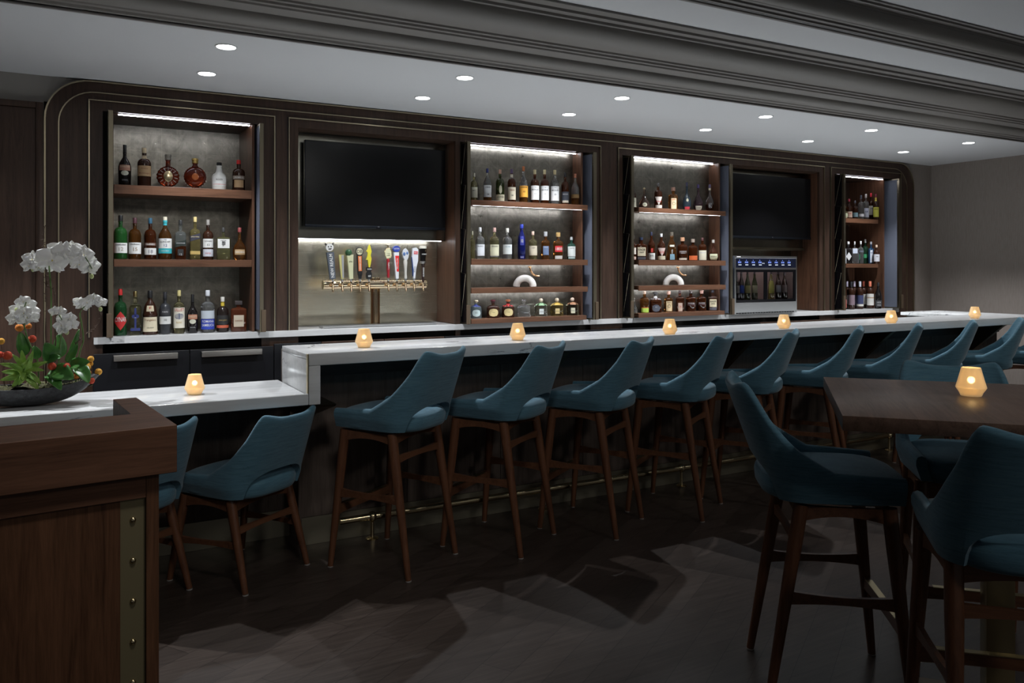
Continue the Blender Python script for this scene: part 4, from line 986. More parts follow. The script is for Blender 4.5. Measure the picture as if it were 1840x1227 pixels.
B3(1320, 500, 84, 'std', CLR, ck((.62, .64, .68)), [(.08, .32, 1.2, (.03, .06, .42), [('ROMANA', .27, .06, Wt, 1.8), ('SAMBUCA', .18, .06, Wt, 1.8)]), (.33, .52, 1.2, (.55, .60, .66), [])], 'clear liqueur bottle with bright blue label')
B3(1415, 543, 72, 'std', cmat((.02, .014, .012), .2), ck((.62, .60, .55)), [(.12, .20, 1.5, (.55, .12, .06), []), (.22, .48, 1.3, (.03, .028, .028), [('GRAN CLASICO', .34, .035, Gd, 1.4)]), (.74, .86, 3.1, (.70, .52, .06))], 'dark bottle with yellow neck band and orange-red lower band')
B3(1516, 568, 96, 'square', glass((.26, .07, .03), .75), ck((.05, .04, .04)), [(.16, .54, .62, (.55, .47, .36), [('DISARONNO', .36, .05, (.25, .1, .05), .95)])], 'square brown amaretto bottle with square black cap')

G = 'bottles on the top shelf of the niche beside the large television'
def C1(x, y, w, *a, **k): q = zo(x, y, 810, 220, 5.93); return bottle(q[0], q[1], w/5.93, 2.072, 6.085, *a, grp=G, seg=16, **k)
C1(248, 540, 74, 'std', PAL, ck((.60, .56, .45)), [(.10, .48, 1.3, (.62, .60, .48), [('MALT', .36, .05, Bk, 1)])], 'pale yellow whisky bottle half hidden by the door leaf, top scotch shelf', fill=None)
C1(390, 492, 88, 'slope', CLR, ck(Nv), [(.12, .48, 1.2, (.66, .67, .68), [('OBAN', .42, .05, Bk, 1.2), ('14', .2, .05, Bk, .5)])], 'clear whisky bottle with navy cap and grey-white label', fill=(AMB, .30))
C1(525, 503, 92, 'std', DGRN, ck((.52, .30, .22)), [(.02, .22, 1.35, (.62, .58, .42), [('LAGAVULIN', .14, .05, Bk, 1.6)]), (.24, .50, .35, (.62, .58, .42), [], 'oval')], 'olive green whisky bottle with low cream label and long oval sticker')
C1(648, 498, 88, 'std', DAMB, ck((.12, .08, .16)), [(.07, .45, 1.3, (.66, .60, .46), [('OBAN', .36, .05, (.3, .1, .05), 1.2), ('14', .2, .05, Bk, .5)]), (.74, .84, 2.8, (.62, .58, .48))], 'dark amber whisky bottle with purple-black cap and cream label')
C1(775, 470, 92, 'slope', CLR, ck((.45, .14, .05)), [(.15, .46, 1.3, (.75, .36, .05), [('GLENMORANGIE', .42, .03, Bk, 1.6), ('10', .30, .05, Bk, .5)])], 'clear whisky bottle with bright orange label, tallest on its shelf', fill=(AMB, .44))
for i, (x_, y_, cc, tx, fl) in enumerate(((895, 505, DAMB, '12', None), (1000, 505, DAMB, '15', None), (1108, 508, CLR, '25', (CLR, .2)))):
    C1(x_, y_, 92, 'std', cc, ck((.62, .52, .30)), [(.10, .52, 1.3, (.74, .74, .74), [('THE', .47, .02, Bk, .4), ('MACALLAN', .40, .04, Bk, 1.6), (tx, .28, .045, Bk, .5)])], ['dark whisky bottle with gold cap and tall white label, left of its twin', 'dark whisky bottle with gold cap and tall white label, right of its twin', 'nearly empty clear bottle with gold cap and tall white label'][i])
C1(1218, 535, 84, 'std', DAMB, ck(Bk), [(.10, .40, 1.2, (.05, .055, .07), [('MORTLACH', .32, .04, Sv, 1.4)]), (.06, .13, .9, (.55, .5, .4))], 'dark whisky bottle with black cap and black label, second from right, top shelf')
C1(1325, 548, 86, 'slope', CLR, ck((.38, .14, .08)), [(.22, .34, 1.2, (.25, .15, .06), [])], 'clear whisky bottle with copper cap at the right end of the top shelf', fill=(AMB, .32))
G = 'bottles on the second shelf of the niche beside the large television'
def C2(x, y, w, *a, **k): q = zo(x, y, 810, 390, 5.93); return bottle(q[0], q[1], w/5.93, 1.578, 6.085, *a, grp=G, seg=16, **k)
C2(228, 150, 62, 'std', PAL, ck((.5, .48, .35)), (), 'pale yellow tequila bottle half hidden by the door leaf, second shelf')
C2(312, 110, 98, 'std', CLR, ck((.62, .62, .63)), [(.10, .46, 1.2, (.66, .68, .72), [('BLANCO', .40, .04, Bk, 1.2)])], 'clear tequila bottle with silver cap and pale blue-grey label')
C2(465, 113, 98, 'std', PAL, ck((.58, .36, .32)), [(.06, .46, 1.2, (.68, .66, .48), [('REPOSADO', .40, .04, Bk, 1.4)]), (.06, .10, 1.2, Nv)], 'pale yellow tequila bottle with pink and black neck')
C2(602, 120, 102, 'std', CLR, ck((.66, .65, .58)), [(.16, .47, 1.2, (.72, .75, .74), [('SILVER', .40, .04, (.2, .35, .4), 1.2)])], 'clear tequila bottle with white cap and wide white label, third on the second shelf')
C2(755, 78, 84, 'tall', NVY, ck((.03, .05, .35)), [(.40, .66, .5, (.04, .05, .30), [('青', .52, .10, Wt, .7)]), (.02, .10, .5, (.03, .04, .25), [('BLUE', .06, .03, Wt, .7)])], 'tall cobalt blue bottle with white marks', fill=(NVY, .5))
C2(875, 153, 92, 'std', PAL, ck((.60, .42, .34)), [(.14, .48, 1.2, (.68, .60, .46), [('ANEJO', .40, .04, Bk, 1.2)])], 'pale straw bottle with pinkish neck wrap and beige label')
C2(1010, 157, 94, 'drum', AMB, ck((.45, .46, .48)), [(.16, .48, .7, (.16, .22, .36), [('ESPOLON', .44, .03, Wt, .9)])], 'amber tequila bottle with silver neck and dark blue picture label')
C2(1145, 165, 112, 'drum', AMB, ck((.46, .30, .12)), [(.28, .50, .75, (.60, .03, .04), [('1800', .39, .11, Wt, 1.3)]), (.02, .14, .75, (.68, .66, .62), [])], 'wide amber tequila bottle with wooden stopper and red label reading 1800')
C2(1285, 213, 90, 'std', TEAL, ck((.40, .42, .42)), [(.14, .58, 1.1, (.68, .72, .70), [('TANTEO', .50, .04, Bk, 1.2)]), (.04, .12, .9, (.5, .6, .6))], 'dark green bottle with tall pale label at the right end of the second shelf')
G = 'squat tequila bottles on the lowest shelf beside the large television'
def C3(x, y, w, *a, **k): q = zo(x, y, 810, 390, 5.93); return bottle(q[0], q[1], w/5.93, 1.075, 6.085, *a, grp=G, **k)
C3(268, 885, 122, 'squat', LBL, ck((.68, .58, .42)), [(.10, .48, .62, (.50, .62, .62), [('DON JULIO', .30, .06, Bk, .8)], 'oval'), (.64, .76, 3, (.06, .09, .45))], 'squat pale blue tequila bottle with blue collar')
C3(450, 880, 138, 'squat', BRN, ck((.12, .03, .04)), [(.08, .50, .62, (.62, .52, .26), [('Don Julio', .30, .07, Bk, .8)], 'oval')], 'squat dark brown tequila bottle with maroon stopper and cream oval label')
C3(610, 878, 134, 'squat', BRN, ck((.45, .16, .08)), [(.08, .50, .62, (.62, .52, .26), [('Don Julio', .30, .07, Bk, .8)], 'oval'), (.62, .76, 3, Rd)], 'squat dark brown tequila bottle with orange-red stopper and cream oval label')
C3(780, 878, 136, 'squat', CLR, glass((.7, .7, .72), .8), (), 'squat clear decanter bottle with clear stopper, no label')
PTR = lambda a_, b_, d_: [(.06, .12, .5, (.55, .6, .55), [])]
C3(960, 865, 138, 'patron', glass((.88, .95, .92), 1), ck((.70, .60, .46)), [(.60, .74, 3, (.30, .50, .28)), (.12, .42, .34, (.60, .66, .64), [('PATRON', .26, .05, Bk, .6)])], 'squat clear tequila bottle with ball cork and green neck ribbon')
C3(1130, 862, 136, 'patron', glass((.80, .62, .24), 1), ck((.74, .62, .46)), [(.60, .74, 3, (.62, .42, .08)), (.12, .42, .34, (.62, .50, .24), [('PATRON', .26, .05, Bk, .6)])], 'squat golden tequila bottle with ball cork')
C3(1295, 855, 132, 'patron', glass((.74, .78, .50), 1), ck((.74, .60, .48)), [(.60, .74, 3, (.50, .26, .14)), (.12, .42, .34, (.60, .60, .44), [('PATRON', .26, .05, Bk, .6)])], 'squat pale green-gold tequila bottle with ball cork, right end of the lowest shelf')

G = 'bottles on the top shelf of the niche left of the wine dispenser'
def D1(x, y, w, *a, **k): q = zo(x, y, 1100, 250, 8.345); return bottle(q[0], q[1], w/8.345, 2.075, 6.085, *a, grp=G, seg=16, **k)
D1(318, 680, 86, 'slope', BRN, ck(Bk), [(.02, .42, 1.1, (.66, .64, .50), [('V.S.O.P', .26, .05, Bk, 1)])], 'dark bottle with cream label half hidden by the door leaf, top bourbon shelf')
D1(480, 725, 168, 'dec', glass((.30, .20, .16), .9), ck((.52, .42, .26)), [(.06, .26, .42, (.68, .66, .50), [('XO', .16, .06, Bk, .5)], 'oval')], 'wide-based cognac decanter with small oval badge')
D1(690, 660, 120, 'std', DAMB, glass((.6, .6, .64), .8), [(.02, .14, 1.0, (.60, .56, .50)), (.14, .46, 1.0, (.68, .62, .56), [('BOURBON', .28, .05, Rd, 1.3)], 'tri')], 'amber bourbon bottle with triangular white label on the top shelf')
D1(915, 725, 150, 'drum', AMB, ck((.42, .24, .18)), [(.02, .50, .55, (.74, .58, .36), [('BARREL', .44, .05, (.5, .1, .05), .9), ('●', .26, .14, Bk, .6)])], 'broad amber whiskey bottle with cream label and dark round seal, top shelf')
D1(1120, 650, 128, 'bulb', cmat((.03, .045, .06), .15), ck((.05, .05, .10)), [(.30, .42, .3, (.62, .58, .42), [], 'oval'), (.02, .12, .7, (.62, .06, .08), [])], 'dark blue-grey cognac bottle with red base label')
D1(1290, 680, 140, 'bulb', glass((.08, .04, .05), .6), ck((.07, .05, .16)), [(.02, .18, .75, (.68, .64, .52), [('COGNAC', .11, .05, Bk, 1)])], 'dark round cognac bottle with purple capsule and low cream label')
D1(1462, 680, 128, 'bulb', glass((.60, .55, .55), .95), ck((.10, .08, .16)), [(.10, .32, .5, (.14, .13, .14), [('K', .2, .16, Wt, .7)], 'oval'), (.78, .86, 3, (.68, .62, .44))], 'round clear-and-dark cognac bottle with purple cap, right end of the top bourbon shelf', fill=(DAMB, .25))
G = 'bottles on the second shelf of the niche left of the wine dispenser'
def D2(x, y, w, *a, **k): q = zo(x, y, 1100, 400, 6.459); return bottle(q[0], q[1], w/6.459, 1.578, 6.085, *a, grp=G, seg=16, **k)
D2(243, 150, 72, 'slope', DAMB, ck((.45, .45, .45)), [(.24, .50, 1.0, (.68, .60, .52)), (.02, .14, 1.0, (.68, .48, .40))], 'amber bourbon bottle half hidden by the door leaf, second bourbon shelf')
D2(335, 172, 128, 'rect', DAMB, ck((.03, .04, .08)), [(.18, .56, .72, (.70, .62, .44), [('KNOB', .46, .10, Bk, 1.2), ('CREEK', .34, .05, Bk, 1.1)]), (.02, .14, .72, (.10, .10, .12))], 'rectangular bourbon bottle with cream label reading KNOB, second shelf')
D2(455, 110, 84, 'slope', DAMB, ck((.03, .035, .07)), [(.02, .25, 1.3, (.70, .70, .66), [('RYE', .16, .05, Bk, .8)]), (.28, .42, .3, (.5, .05, .04), [])], 'slim dark whiskey bottle with navy capsule and low white label')
D2(570, 128, 94, 'slope', DAMB, ck((.60, .60, .62)), [(.02, .16, 1.2, (.68, .62, .46), []), (.16, .46, 1.1, (.62, .48, .44), [('RYE', .3, .07, Rd, 1)], 'tri')], 'amber whiskey bottle with silver capsule and red-white angled label')
D2(690, 112, 118, 'cone', AMB, glass((.7, .62, .5), .8), [(.02, .22, .45, (.20, .34, .42), []), (.48, .55, .6, (.62, .6, .5), [])], 'pyramid-shaped amber whiskey bottle with blue label')
D2(815, 173, 122, 'drum', DAMB, ck((.55, .30, .18)), [(.02, .10, .8, (.66, .58, .48)), (.30, .42, .8, (.10, .06, .05), [('WOODFORD', .38, .05, Sv, 1.3), ('RESERVE', .31, .035, Sv, 1)])], 'dark flask-shaped bourbon bottle with white script, middle of the second shelf')
D2(937, 190, 110, 'drum', DAMB, ck((.30, .24, .20)), [(.02, .22, 1.0, (.72, .16, .05), [])], 'amber bourbon bottle with bright orange lower label')
D2(1047, 175, 92, 'std', DAMB, ck((.08, .03, .03)), [(.02, .44, 1.2, (.70, .66, .52), [('SMALL BATCH', .34, .035, (.3, .3, .5), 1.4)])], 'dark bourbon bottle with tall cream label, second from right on its shelf')
D2(1172, 200, 118, 'bulb', DAMB, ck((.55, .52, .48)), [(.02, .32, .85, (.62, .62, .42), [('RESERVE', .2, .06, Bk, 1.2)])], 'round-shouldered bourbon bottle with pale green label, right end of the second shelf')
G = 'bottles on the lowest shelf of the niche left of the wine dispenser'
def D3(x, y, w, *a, **k): q = zo(x, y, 1100, 400, 6.459); return bottle(q[0], q[1], w/6.459, 1.075, 6.085, *a, grp=G, seg=16, **k)
D3(257, 875, 82, 'dec', CLR, ck((.5, .5, .48)), [(.08, .18, .4, (.12, .12, .12), [])], 'small round clear bottle half hidden by the door leaf, lowest bourbon shelf')
D3(375, 795, 108, 'std', AMB, ck((.60, .45, .34)), [(.02, .22, .9, (.42, .62, .10), []), (.222, .25, .9, (.70, .20, .05))], 'amber bourbon bottle with lime green label on the lowest shelf')
D3(502, 805, 142, 'squat', DAMB, ck((.06, .06, .06)), [(.04, .38, .5, (.09, .10, .13), [('JACK', .26, .07, Sv, .7)], 'oval'), (.64, .80, 3, (.68, .68, .66))], 'broad whiskey bottle with white collar and dark oval badge')
D3(655, 795, 104, 'drum', AMB, ck((.58, .36, .28)), [(.04, .52, .7, (.74, .58, .34), [('BARREL', .46, .04, Bk, .9), ('●', .28, .15, Bk, .7)])], 'amber whiskey bottle with cream label and dark round seal, lowest shelf')
D3(785, 790, 94, 'rect', DAMB, ck((.08, .05, .05)), [(.02, .42, .5, (.64, .48, .38), [('TX', .24, .08, Rd, .6)])], 'dark square-shouldered bourbon bottle with narrow pinkish label')
D3(912, 785, 116, 'drum', DAMB, glass((.55, .5, .48), .8), [(.28, .42, .8, (.08, .04, .04), [('WOODFORD', .38, .05, Sv, 1.3)])], 'dark flask-shaped bourbon bottle with white script, left of two alike on the lowest shelf')
D3(1035, 785, 112, 'drum', DAMB, ck((.34, .20, .16)), [(.28, .42, .8, (.08, .04, .04), [('WOODFORD', .38, .05, Sv, 1.3)])], 'dark flask-shaped bourbon bottle with white script, right of two alike on the lowest shelf')
D3(1164, 785, 108, 'rect', BRN, ck((.02, .02, .03)), [(.18, .56, .72, (.68, .62, .42), [('KNOB', .46, .10, Bk, 1.2), ('CREEK', .34, .05, Bk, 1.1)]), (.02, .14, .72, (.10, .10, .12))], 'dark rectangular bourbon bottle with cream label reading KNOB, right end of the lowest shelf')

G = 'bottles on the top shelf of the rightmost niche'
def E1(x, y, w, dy, *a, **k): q = zo(x, y, 1470, 270, 8.762); return bottle(q[0], q[1], w/8.762, 2.078, 6.215+dy, *a, grp=G, seg=14, **k)
E1(425, 880, 84, -.02, 'bulb', glass((.85, .80, .40), .8), ck((.7, .6, .2)), [(.02, .40, .9, (.60, .62, .42), [])], 'small yellow-green bottle half hidden by the door leaf, top right shelf')
E1(487, 768, 96, .01, 'slope', DAMB, ck((.50, .06, .10)), [(.06, .36, 1.1, (.70, .50, .38), [('RUM', .25, .06, Rd, .8)])], 'rum bottle with crimson cap and pink-cream label')
E1(580, 795, 92, .0, 'std', DAMB, ck((.12, .12, .14)), [(.10, .34, 1.1, (.16, .25, .28), [])], 'short dark rum bottle with black cap between two taller ones')
E1(676, 708, 92, .0, 'std', CLR, ck((.10, .11, .14)), [(.10, .22, 1.1, (.66, .64, .66), [])], 'clear rum bottle with dark cap, tallest pair on the top right shelf')
E1(752, 690, 90, .01, 'std', CLR, ck((.62, .56, .54)), [(.08, .44, 1.2, (.55, .56, .66), [('RUM', .3, .06, Nv, .8)])], 'clear rum bottle with silver cap and bluish label')
E1(832, 675, 90, .05, 'std', DAMB, ck((.70, .03, .06)), [(.18, .52, 1.2, (.66, .62, .54), [('XII', .42, .05, Bk, .8)])], 'dark rum bottle with bright red cap and cream label')
E1(908, 688, 88, -.03, 'std', BRN, ck((.16, .02, .04)), [(.10, .48, 1.2, (.55, .52, .08), [("MYERS'S", .4, .05, Bk, 1.3)]), (.72, .86, 3, (.72, .56, .10))], 'near-black rum bottle with yellow label and yellow neck')
G = 'bottles on the second shelf of the rightmost niche'
def E2(x, y, w, dy, *a, **k): q = zo(x, y, 1470, 410, 7.22); return bottle(q[0], q[1], w/7.22, 1.556, 6.215+dy, *a, grp=G, seg=14, **k)
E2(338, 172, 54, -.02, 'tall', cmat((.70, .72, .76), .3), ck((.75, .75, .75)), (), 'frosted white vodka bottle half hidden by the door leaf')
E2(392, 175, 88, 0, 'rect', BLK, ck((.72, .72, .72)), [(.14, .52, .75, (.74, .74, .74), [], 'diamond')], 'black square gin bottle with white diamond label and white cap')
E2(474, 172, 80, 0, 'toki', CLR, ck((.74, .74, .74)), [(.46, .68, .7, (.62, .66, .78), [])], 'clear square vodka bottle with white cap and pale label high up')
E2(553, 166, 70, -.02, 'std', CLR, ck((.72, .72, .72)), [(.50, .58, 1.1, (.12, .13, .16), [])], 'clear ribbed vodka bottle with white cap and dark band')
E2(612, 146, 74, .12, 'std', glass((.20, .66, .40), .95), ck((.72, .72, .72)), [(.24, .40, .8, (.05, .35, .15), [])], 'bright green gin bottle, tallest on the second right shelf')
E2(686, 176, 72, .04, 'rect', glass((.12, .36, .80), .9), ck((.45, .46, .50)), [(.06, .62, .42, (.64, .68, .76), [('GIN', .5, .05, Nv, .7)])], 'blue gin bottle with tall white label')
E2(757, 217, 76, -.04, 'std', BRN, ck((.68, .52, .40)), [(.12, .50, 1.1, (.62, .62, .66), [('GIN', .38, .05, Bk, .8)])], 'small dark gin bottle with pale cork and white label, right end of its shelf')
G = 'wine bottles on the counter in the rightmost niche'
def E3(x, y, w, dy, *a, **k): q = zo(x, y, 1470, 410, 7.22); return bottle(q[0], q[1], w/7.22, CH, 6.19+dy, *a, grp=G, name='wine_bottle', seg=14, **k)
E3(336, 700, 66, 0, 'wine', BRN, ck((.2, .18, .2)), [(.06, .36, 1.1, (.40, .10, .08), [])], 'wine bottle with reddish label half hidden by the door leaf')
E3(376, 690, 70, .05, 'wine', BRN, ck((.50, .46, .58)), [(.18, .50, 1.2, (.60, .58, .60), [])], 'wine bottle with lilac capsule, leftmost in full view')
E3(430, 694, 82, -.02, 'wine', BRN, ck((.03, .03, .035)), [(.16, .52, 1.2, (.28, .20, .24), [])], 'wine bottle with dark capsule and mauve label')
E3(470, 690, 80, .06, 'wine', BRN, ck((.55, .48, .60)), [(.10, .50, 1.2, (.16, .14, .20), []), (.10, .18, 1.2, (.68, .66, .64))], 'wine bottle with lilac capsule and dark violet label')
E3(543, 690, 84, -.02, 'wine', BRN, ck((.60, .62, .70)), [(.18, .50, 1.3, (.05, .06, .14), []), (.10, .175, 1.3, (.70, .68, .62))], 'wine bottle with silver capsule and navy label')
E3(590, 688, 80, .10, 'wine', BRN, ck((.70, .16, .10)), [(.14, .52, 1.2, (.70, .68, .62), [])], 'wine bottle with red capsule, partly behind the navy-labelled one')
E3(674, 688, 92, 0, 'wine', BRN, ck((.72, .20, .12)), [(.12, .54, 1.2, (.72, .70, .66), []), (.38, .42, 1.2, (.66, .30, .04))], 'wine bottle with red capsule and white label with orange stripe')
E3(780, 705, 88, -.07, 'burg', BLK, ck((.02, .02, .022)), [(.08, .32, 1.0, (.06, .06, .065), [('NOIR', .24, .05, Sv, 1.2), ('2016', .14, .05, Sv, 1.2)])], 'black sparkling wine bottle with white scribbled label, far right of the counter')
G = 'wine bottles inside the dispenser'
def W1(x, y, w, *a, **k): q = zo(x, y, 1290, 420, 7.667); return bottle(q[0], q[1], w/7.667, 1.1505, 6.10, *a, grp=G, name='wine_bottle', seg=14, **k)
for (x_, cc, lab, ds) in ((258, BRN, (.70, .68, .66), 'wine bottle with white label at the left edge inside the dispenser'), (322, BRN, (.04, .10, .50), 'wine bottle with blue label in the left half of the dispenser'), (408, DGRN, (.58, .56, .28), 'wine bottle with yellow-cream label in the left half of the dispenser'), (505, DGRN, (.66, .66, .46), 'wine bottle with short white label, right end of the left half of the dispenser'),
                          (733, OLV, (.55, .56, .16), 'pale wine bottle with tall yellow label in the right half of the dispenser'), (830, BRN, (.30, .32, .36), 'wine bottle with grey patterned label in the right half of the dispenser'), (915, BRN, (.26, .22, .21), 'wine bottle with brown-grey label, right end inside the dispenser')):
    W1(x_, 500, 84, 'burg', cc, ck((.05, .04, .05)), [(.28 if x_ != 733 else .26, .52 if x_ != 733 else .66, 1.0, lab, [])], ds)

# ------------------------------------------------------------------ orchids in the long bowl
BXc, BYc = -.150, 4.25
bw_ = thing('planter_bowl', 'long boat-shaped dark stone bowl holding the orchids', 'bowl', (BXc, BYc, LZ+.001))
b = MB(); NL, NW = 40, 12; rings = []
def bowl_pt(s, q, inn=0):       # s -1..1 along, q -1..1 across
    l = .305-inn*.8; wdt = (.115-inn)*math.sqrt(max(0, 1-s*s))**1.1; rim = .085+.050*abs(s)**2.6
    bot = (.0 if not inn else .012)+ .135*abs(s)**3.0
    a = q*PI/2; return Vector((s*l, wdt*math.sin(a), bot+(rim-bot)*(1-math.cos(a)**.9) if True else 0))
for i in range(NL+1):
    s_ = -1+2*i/NL; s_ = max(-.998, min(.998, s_))
    rings.append([bowl_pt(s_, -1+2*j/NW) for j in range(NW+1)]+[bowl_pt(s_*.985, 1-2*j/NW, .010) for j in range(NW+1)])
b.loft(rings); obj('bowl', b, 'slate', bw_, angle=60)
b = MB(); random.seed(3)
b.grid(lambda p, q: Vector(((p*2-1)*.265, (q*2-1)*.092*math.sqrt(max(.02, 1-(p*2-1)**2)), .078+.022*math.sin(p*17+q*5)*.5+.012*random.random())), 40, 14)
tag(obj('moss', b, 'moss', bw_, angle=180), kind='stuff')
def OP(x, y): u, v = x/3.507, 400+y/3.507; return u, v     # a point of the close-up of the flowers
def at3(x, y, dy=0):
    u, v = OP(x, y); return Vector(atY(u, v, BYc+dy))
def petal(b, M, L, W, curl=.12, mi=0):
    nu, nv = 6, 7
    def f(p, q):
        wv = math.sin(PI*min(1, q**.75*1.0))**.7*(1-.0*q) if 0 < q < 1 else 0
        x = (p*2-1)*W/2*max(.06, wv); y = q*L; z = curl*L*math.sin(q*2.2)*.8-abs(p*2-1)**2*W*.14+.004*math.sin(p*9+q*7)
        return M @ Vector((x, y, z))
    b.grid(f, nu, nv, mi)
def flower(parent, pos, r, face, roll):
    # face = direction the flower looks
    zax = Vector(face).normalized(); xax = zax.cross(Vector((0, 0, 1))).normalized(); yax = xax.cross(zax)*-1
    yax = zax.cross(xax); base_ = Matrix((xax, yax, zax)).transposed().to_4x4(); base_.translation = Vector(pos)-parent.location
    if base_.col[1].z < 0: base_ = base_ @ Matrix.Rotation(PI, 4, 'Z')
    base_ = base_ @ Matrix.Rotation(roll, 4, 'Z')
    b = MB()
    for a, L, W, z in ((0, 1, .72, 0), (2.25, .95, .62, 0), (-2.25, .95, .62, 0), (1.25, 1.12, 1.28, .05), (-1.25, 1.12, 1.28, .05)):
        petal(b, base_ @ Matrix.Rotation(a, 4, 'Z') @ Matrix.Translation((0, r*.05, r*z)), L*r, W*r)
    fl = obj('flower', b, 'petal', parent, angle=180, fixn=False)
    b = MB(); petal(b, base_ @ Matrix.Rotation(PI, 4, 'Z') @ Matrix.Translation((0, 0, r*.12)), r*.42, r*.34, .6)
    for sx in (-1, 1): petal(b, base_ @ Matrix.Rotation(sx*1.9, 4, 'Z') @ Matrix.Translation((0, 0, r*.12)), r*.26, r*.26, .9)
    obj('lip', b, 'petal', fl, angle=180, fixn=False)
    m_ = MB(); c_ = base_ @ Vector((0, 0, r*.12)); m_.ball(c_, r*.09, 8); obj('throat', m_, 'petal_throat', fl)
def curve_pts(ps, n=14):
    out = []
    for i in range(len(ps)-1):
        p0, p1, p2, p3 = ps[max(i-1, 0)], ps[i], ps[i+1], ps[min(i+2, len(ps)-1)]
        for k in range(n):
            t_ = k/n; out.append(.5*((2*p1)+(p2-p0)*t_+(2*p0-5*p1+4*p2-p3)*t_*t_+(3*p1-p0-3*p2+p3)*t_**3))
    return out+[ps[-1]]
def leaf_blade(parent, p0, p1, wd, droop, mat='leaf_green', name='leaf', fold=.15, up=None):
    p0, p1 = Vector(p0)-parent.location, Vector(p1)-parent.location; d = p1-p0; L = d.length; d.normalize()
    side = d.cross(up or Vector((.25, -1, .35))).normalized(); nrm = side.cross(d).normalized(); b = MB()
    def f(p, q):
        wv = (math.sin(PI*q**.85)**.6 if 0 < q < 1 else 0)*(1-.25*q)+.03; s_ = (p*2-1)
        return p0+d*L*q+side*s_*wd/2*wv+nrm*(L*droop*math.sin(PI*q)-abs(s_)*wd*-fold*wv)
    b.grid(f, 8, 14); o = obj(name, b, mat, parent, angle=180, fixn=False)
    sm = o.modifiers.new('thickness', 'SOLIDIFY'); sm.thickness = .0012; return o
base_pt = lambda x, dy=0: Vector((atY(x/3.507, 700, BYc)[0], BYc+dy, LZ+.082))
def orchid(label, stem, flowers, buds=(), leaves=(), x0=300):
    t = thing('white_orchid', label, 'orchid', (stem[0].x, stem[0].y, LZ+.082), 0, 'white orchids in the bowl')
    pts = curve_pts(stem); obj('stem', MB().tube([p-t.location for p in pts], [.0034]*(len(pts)*2//3)+[.0022]*(len(pts)-len(pts)*2//3), 8), 'stem_green', t)
    rnd = random.Random(int(x0))
    for (x, y, r, fx) in flowers:
        p = at3(x, y, rnd.uniform(-.035, .03)); flower(t, p, r/3.507/depth(x/3.507, BYc)**-1/F, (fx+rnd.uniform(-.2, .2)+.05, -1, rnd.uniform(-.25, .1)), rnd.uniform(-.35, .35))
    for (x, y, r) in buds:
        obj('bud', MB().ball(at3(x, y)-t.location, r/3.507*3.7/F, 10, (1, 1, 1.3)), cmat((.45, .52, .22)), t)
    for L in leaves: leaf_blade(t, *L)
    return t
V = at3
orchid('tallest white orchid, its flowers arching over the bowl', [base_pt(320), V(322, 640), V(322, 430), V(310, 270), V(330, 200), V(420, 165), V(520, 200), V(580, 290)],
       [(205, 235, 58, -.5), (185, 275, 48, -.6), (245, 285, 40, -.3), (325, 240, 88, 0), (350, 268, 62, .1), (365, 180, 62, -.1), (415, 195, 78, .2), (455, 175, 60, .3), (520, 205, 66, .4), (545, 245, 56, .5), (495, 265, 52, .3), (560, 285, 58, .5), (590, 270, 46, .7)],
       [(208, 295, 12), (578, 338, 13)], [(V(330, 880, -.02), V(285, 755, -.05), .085, .10), (V(300, 860, -.03), V(385, 850, -.10), .040, .05), (V(320, 930, -.04), V(465, 985, -.12), .095, .10), (V(300, 960, -.03), V(385, 1055, -.13), .060, .12)], 11)
orchid('low white orchid at the left of the bowl with clustered flowers', [base_pt(245), V(235, 860), V(185, 760), V(155, 660), V(150, 560), V(165, 500)],
       [(145, 500, 42, -.1), (175, 520, 46, .1), (110, 560, 48, -.3), (95, 610, 50, -.4), (150, 570, 46, 0), (190, 560, 50, .3), (195, 605, 48, .3), (170, 600, 44, 0)], [(103, 548, 10)], [(V(155, 840, .02), V(125, 690, .03), .060, .05), (V(235, 860, 0), V(215, 775, .0), .045, .06)], 5)
orchid('small white orchid cluster in the middle, below the tall arch', [base_pt(365), V(375, 800), V(385, 720), V(400, 640), V(365, 570)],
       [(350, 560, 36, -.1), (378, 560, 34, .1), (400, 610, 42, .1), (435, 605, 42, .3), (385, 650, 40, 0), (415, 650, 40, .2), (455, 648, 40, .4), (395, 680, 34, 0)], [(420, 690, 14)], [(V(380, 850, .0), V(370, 700, .03), .060, .03), (V(420, 880, 0), V(490, 765, -.02), .040, .05)], 8)
orchid('small white orchid leaning right on a curved stem', [base_pt(475), V(500, 830), V(525, 740), V(515, 640), V(505, 570), V(545, 520), V(610, 500)],
       [(500, 505, 38, -.2), (520, 520, 44, 0), (545, 505, 40, .2), (590, 480, 36, 0), (605, 500, 42, .3), (640, 505, 36, .5)], [(633, 545, 12)], [(V(440, 900, -.03), V(565, 875, -.07), .060, .10), (V(480, 900, -.04), V(560, 1010, -.12), .070, .10), (V(430, 870, 0), V(500, 670, .02), .030, .05)], 23)
fp = thing('foliage_plant', 'lime green leafy plant at the front left of the bowl', 'plant', (V(140, 970).x, BYc-.04, LZ+.082))
rnd = random.Random(4)
for k in range(18):
    a = 2*PI*k/18+rnd.uniform(-.2, .2); e = rnd.uniform(.1, 1); L = rnd.uniform(.065, .115); c0 = V(140+rnd.uniform(-30, 30), 945+rnd.uniform(-30, 25), -.05)
    leaf_blade(fp, c0, c0+Vector((math.cos(a)*L*.9, -abs(math.sin(a*1.7))*L*.6, math.sin(a)*L*.8+.01)), .028, .12, 'leaf_lime')
obj('stem', MB().tube([V(140, 1000, -.04)-fp.location, V(140, 940, -.05)-fp.location], .003, 6), 'stem_green', fp)
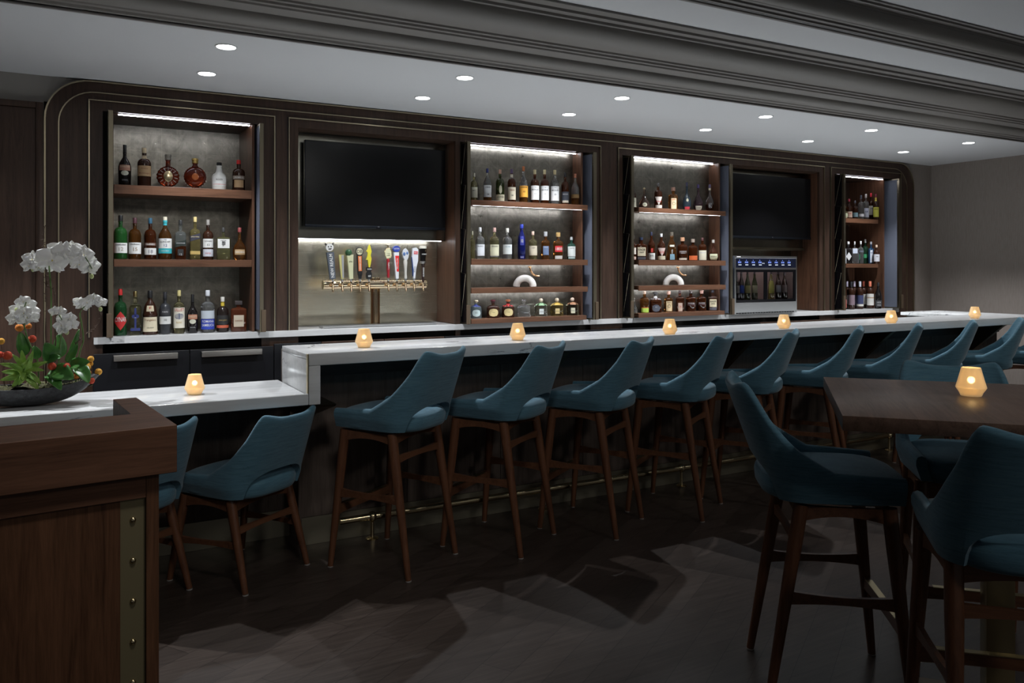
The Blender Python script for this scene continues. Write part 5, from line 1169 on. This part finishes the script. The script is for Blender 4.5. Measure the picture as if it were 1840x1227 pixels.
for k, (x, y, r, cc, dy, lb) in enumerate(((122, 662, 24, 'ball_orange', .03, 'orange dried ball flower behind the low left orchid'), (180, 652, 18, 'ball_orange', .04, 'small orange dried ball flower right under the low left orchid'), (203, 733, 24, 'ball_red', .03, 'red-orange dried ball flower above the round leaf'),
        (8, 748, 20, 'ball_yellow', 0, 'yellow dried ball flower at the left frame edge'), (48, 838, 27, 'ball_red', .0, 'large red dried ball flower at the left of the bowl'), (3, 832, 20, 'ball_red', .02, 'red dried ball flower cut by the left frame edge'),
        (328, 905, 24, 'ball_red', -.06, 'red dried ball flower tucked under the big leaf'), (420, 906, 21, 'ball_red', -.07, 'small red dried ball flower above the drooping leaf'), (572, 860, 20, 'ball_yellow', 0, 'topmost yellow dried ball flower at the right tip of the bowl'),
        (572, 890, 15, 'ball_yellow', .01, 'small yellow dried ball flower just under the topmost one'), (549, 912, 23, 'ball_yellow', -.02, 'amber dried ball flower over the right end of the bowl'), (552, 946, 21, 'ball_orange', -.03, 'orange dried ball flower just above the bowl rim'),
        (620, 940, 22, 'ball_yellow', -.02, 'yellow dried ball flower farthest right, beyond the bowl tip'), (575, 996, 21, 'ball_red', -.05, 'lowest red dried ball flower by the bowl tip'), (482, 965, 22, 'ball_orange', -.06, 'orange dried ball flower behind the right drooping leaf'))):
    p = V(x, y, dy); t = thing('ball_flower', lb, 'flower', (p.x, p.y, p.z), 0, 'dried ball flowers in the bowl')
    rr = r/3.507*3.7/F; obj('head', MB().ball((0, 0, 0), rr, 16), cc, t)
    foot = Vector((max(BXc-.22, min(BXc+.20, p.x*.85+BXc*.15)), BYc, LZ+.085))-p; mid = foot*.5+Vector((0, 0, .02)); obj('stem', MB().tube(curve_pts([Vector((0, 0, -rr*.8)), mid, foot], 6), .0013, 6), 'twig', t)
def twig(label, ps, seed, th=.003):
    t = thing('dry_twig', label, 'branch', tuple(ps[0])); r0 = random.Random(seed); pts = curve_pts(ps, 10)
    pts = [p+Vector((r0.uniform(-1, 1), r0.uniform(-1, 1), r0.uniform(-1, 1)))*.0025-t.location for p in pts]
    obj('branch', MB().tube(pts, [th*(1-.6*i/len(pts)) for i in range(len(pts))], 7), 'twig', t)
    b = MB()
    for p in pts[4::2]:
        d = Vector((r0.uniform(-1, 1), r0.uniform(-1, 1), r0.uniform(-.3, 1))).normalized()*.010; b.tube([p, p+d], [.0018, .001], 5); b.ball(p+d, .0024, 6)
    tag(obj('knobbly_buds', b, 'twig', t), kind='stuff')
twig('upright knobbly brown twig rising past the tallest orchid', [base_pt(290), V(290, 560), V(285, 350), V(285, 180), V(272, 130), V(285, 20)], 3)
twig('second upright brown twig beside the orchid stem', [base_pt(345), V(350, 620), V(340, 430), V(300, 400), V(285, 330)], 9)
twig('curly bare twig reaching right toward the niche', [base_pt(450), V(470, 800), V(500, 740), V(560, 690), V(610, 650), V(645, 570)], 5, .0022)
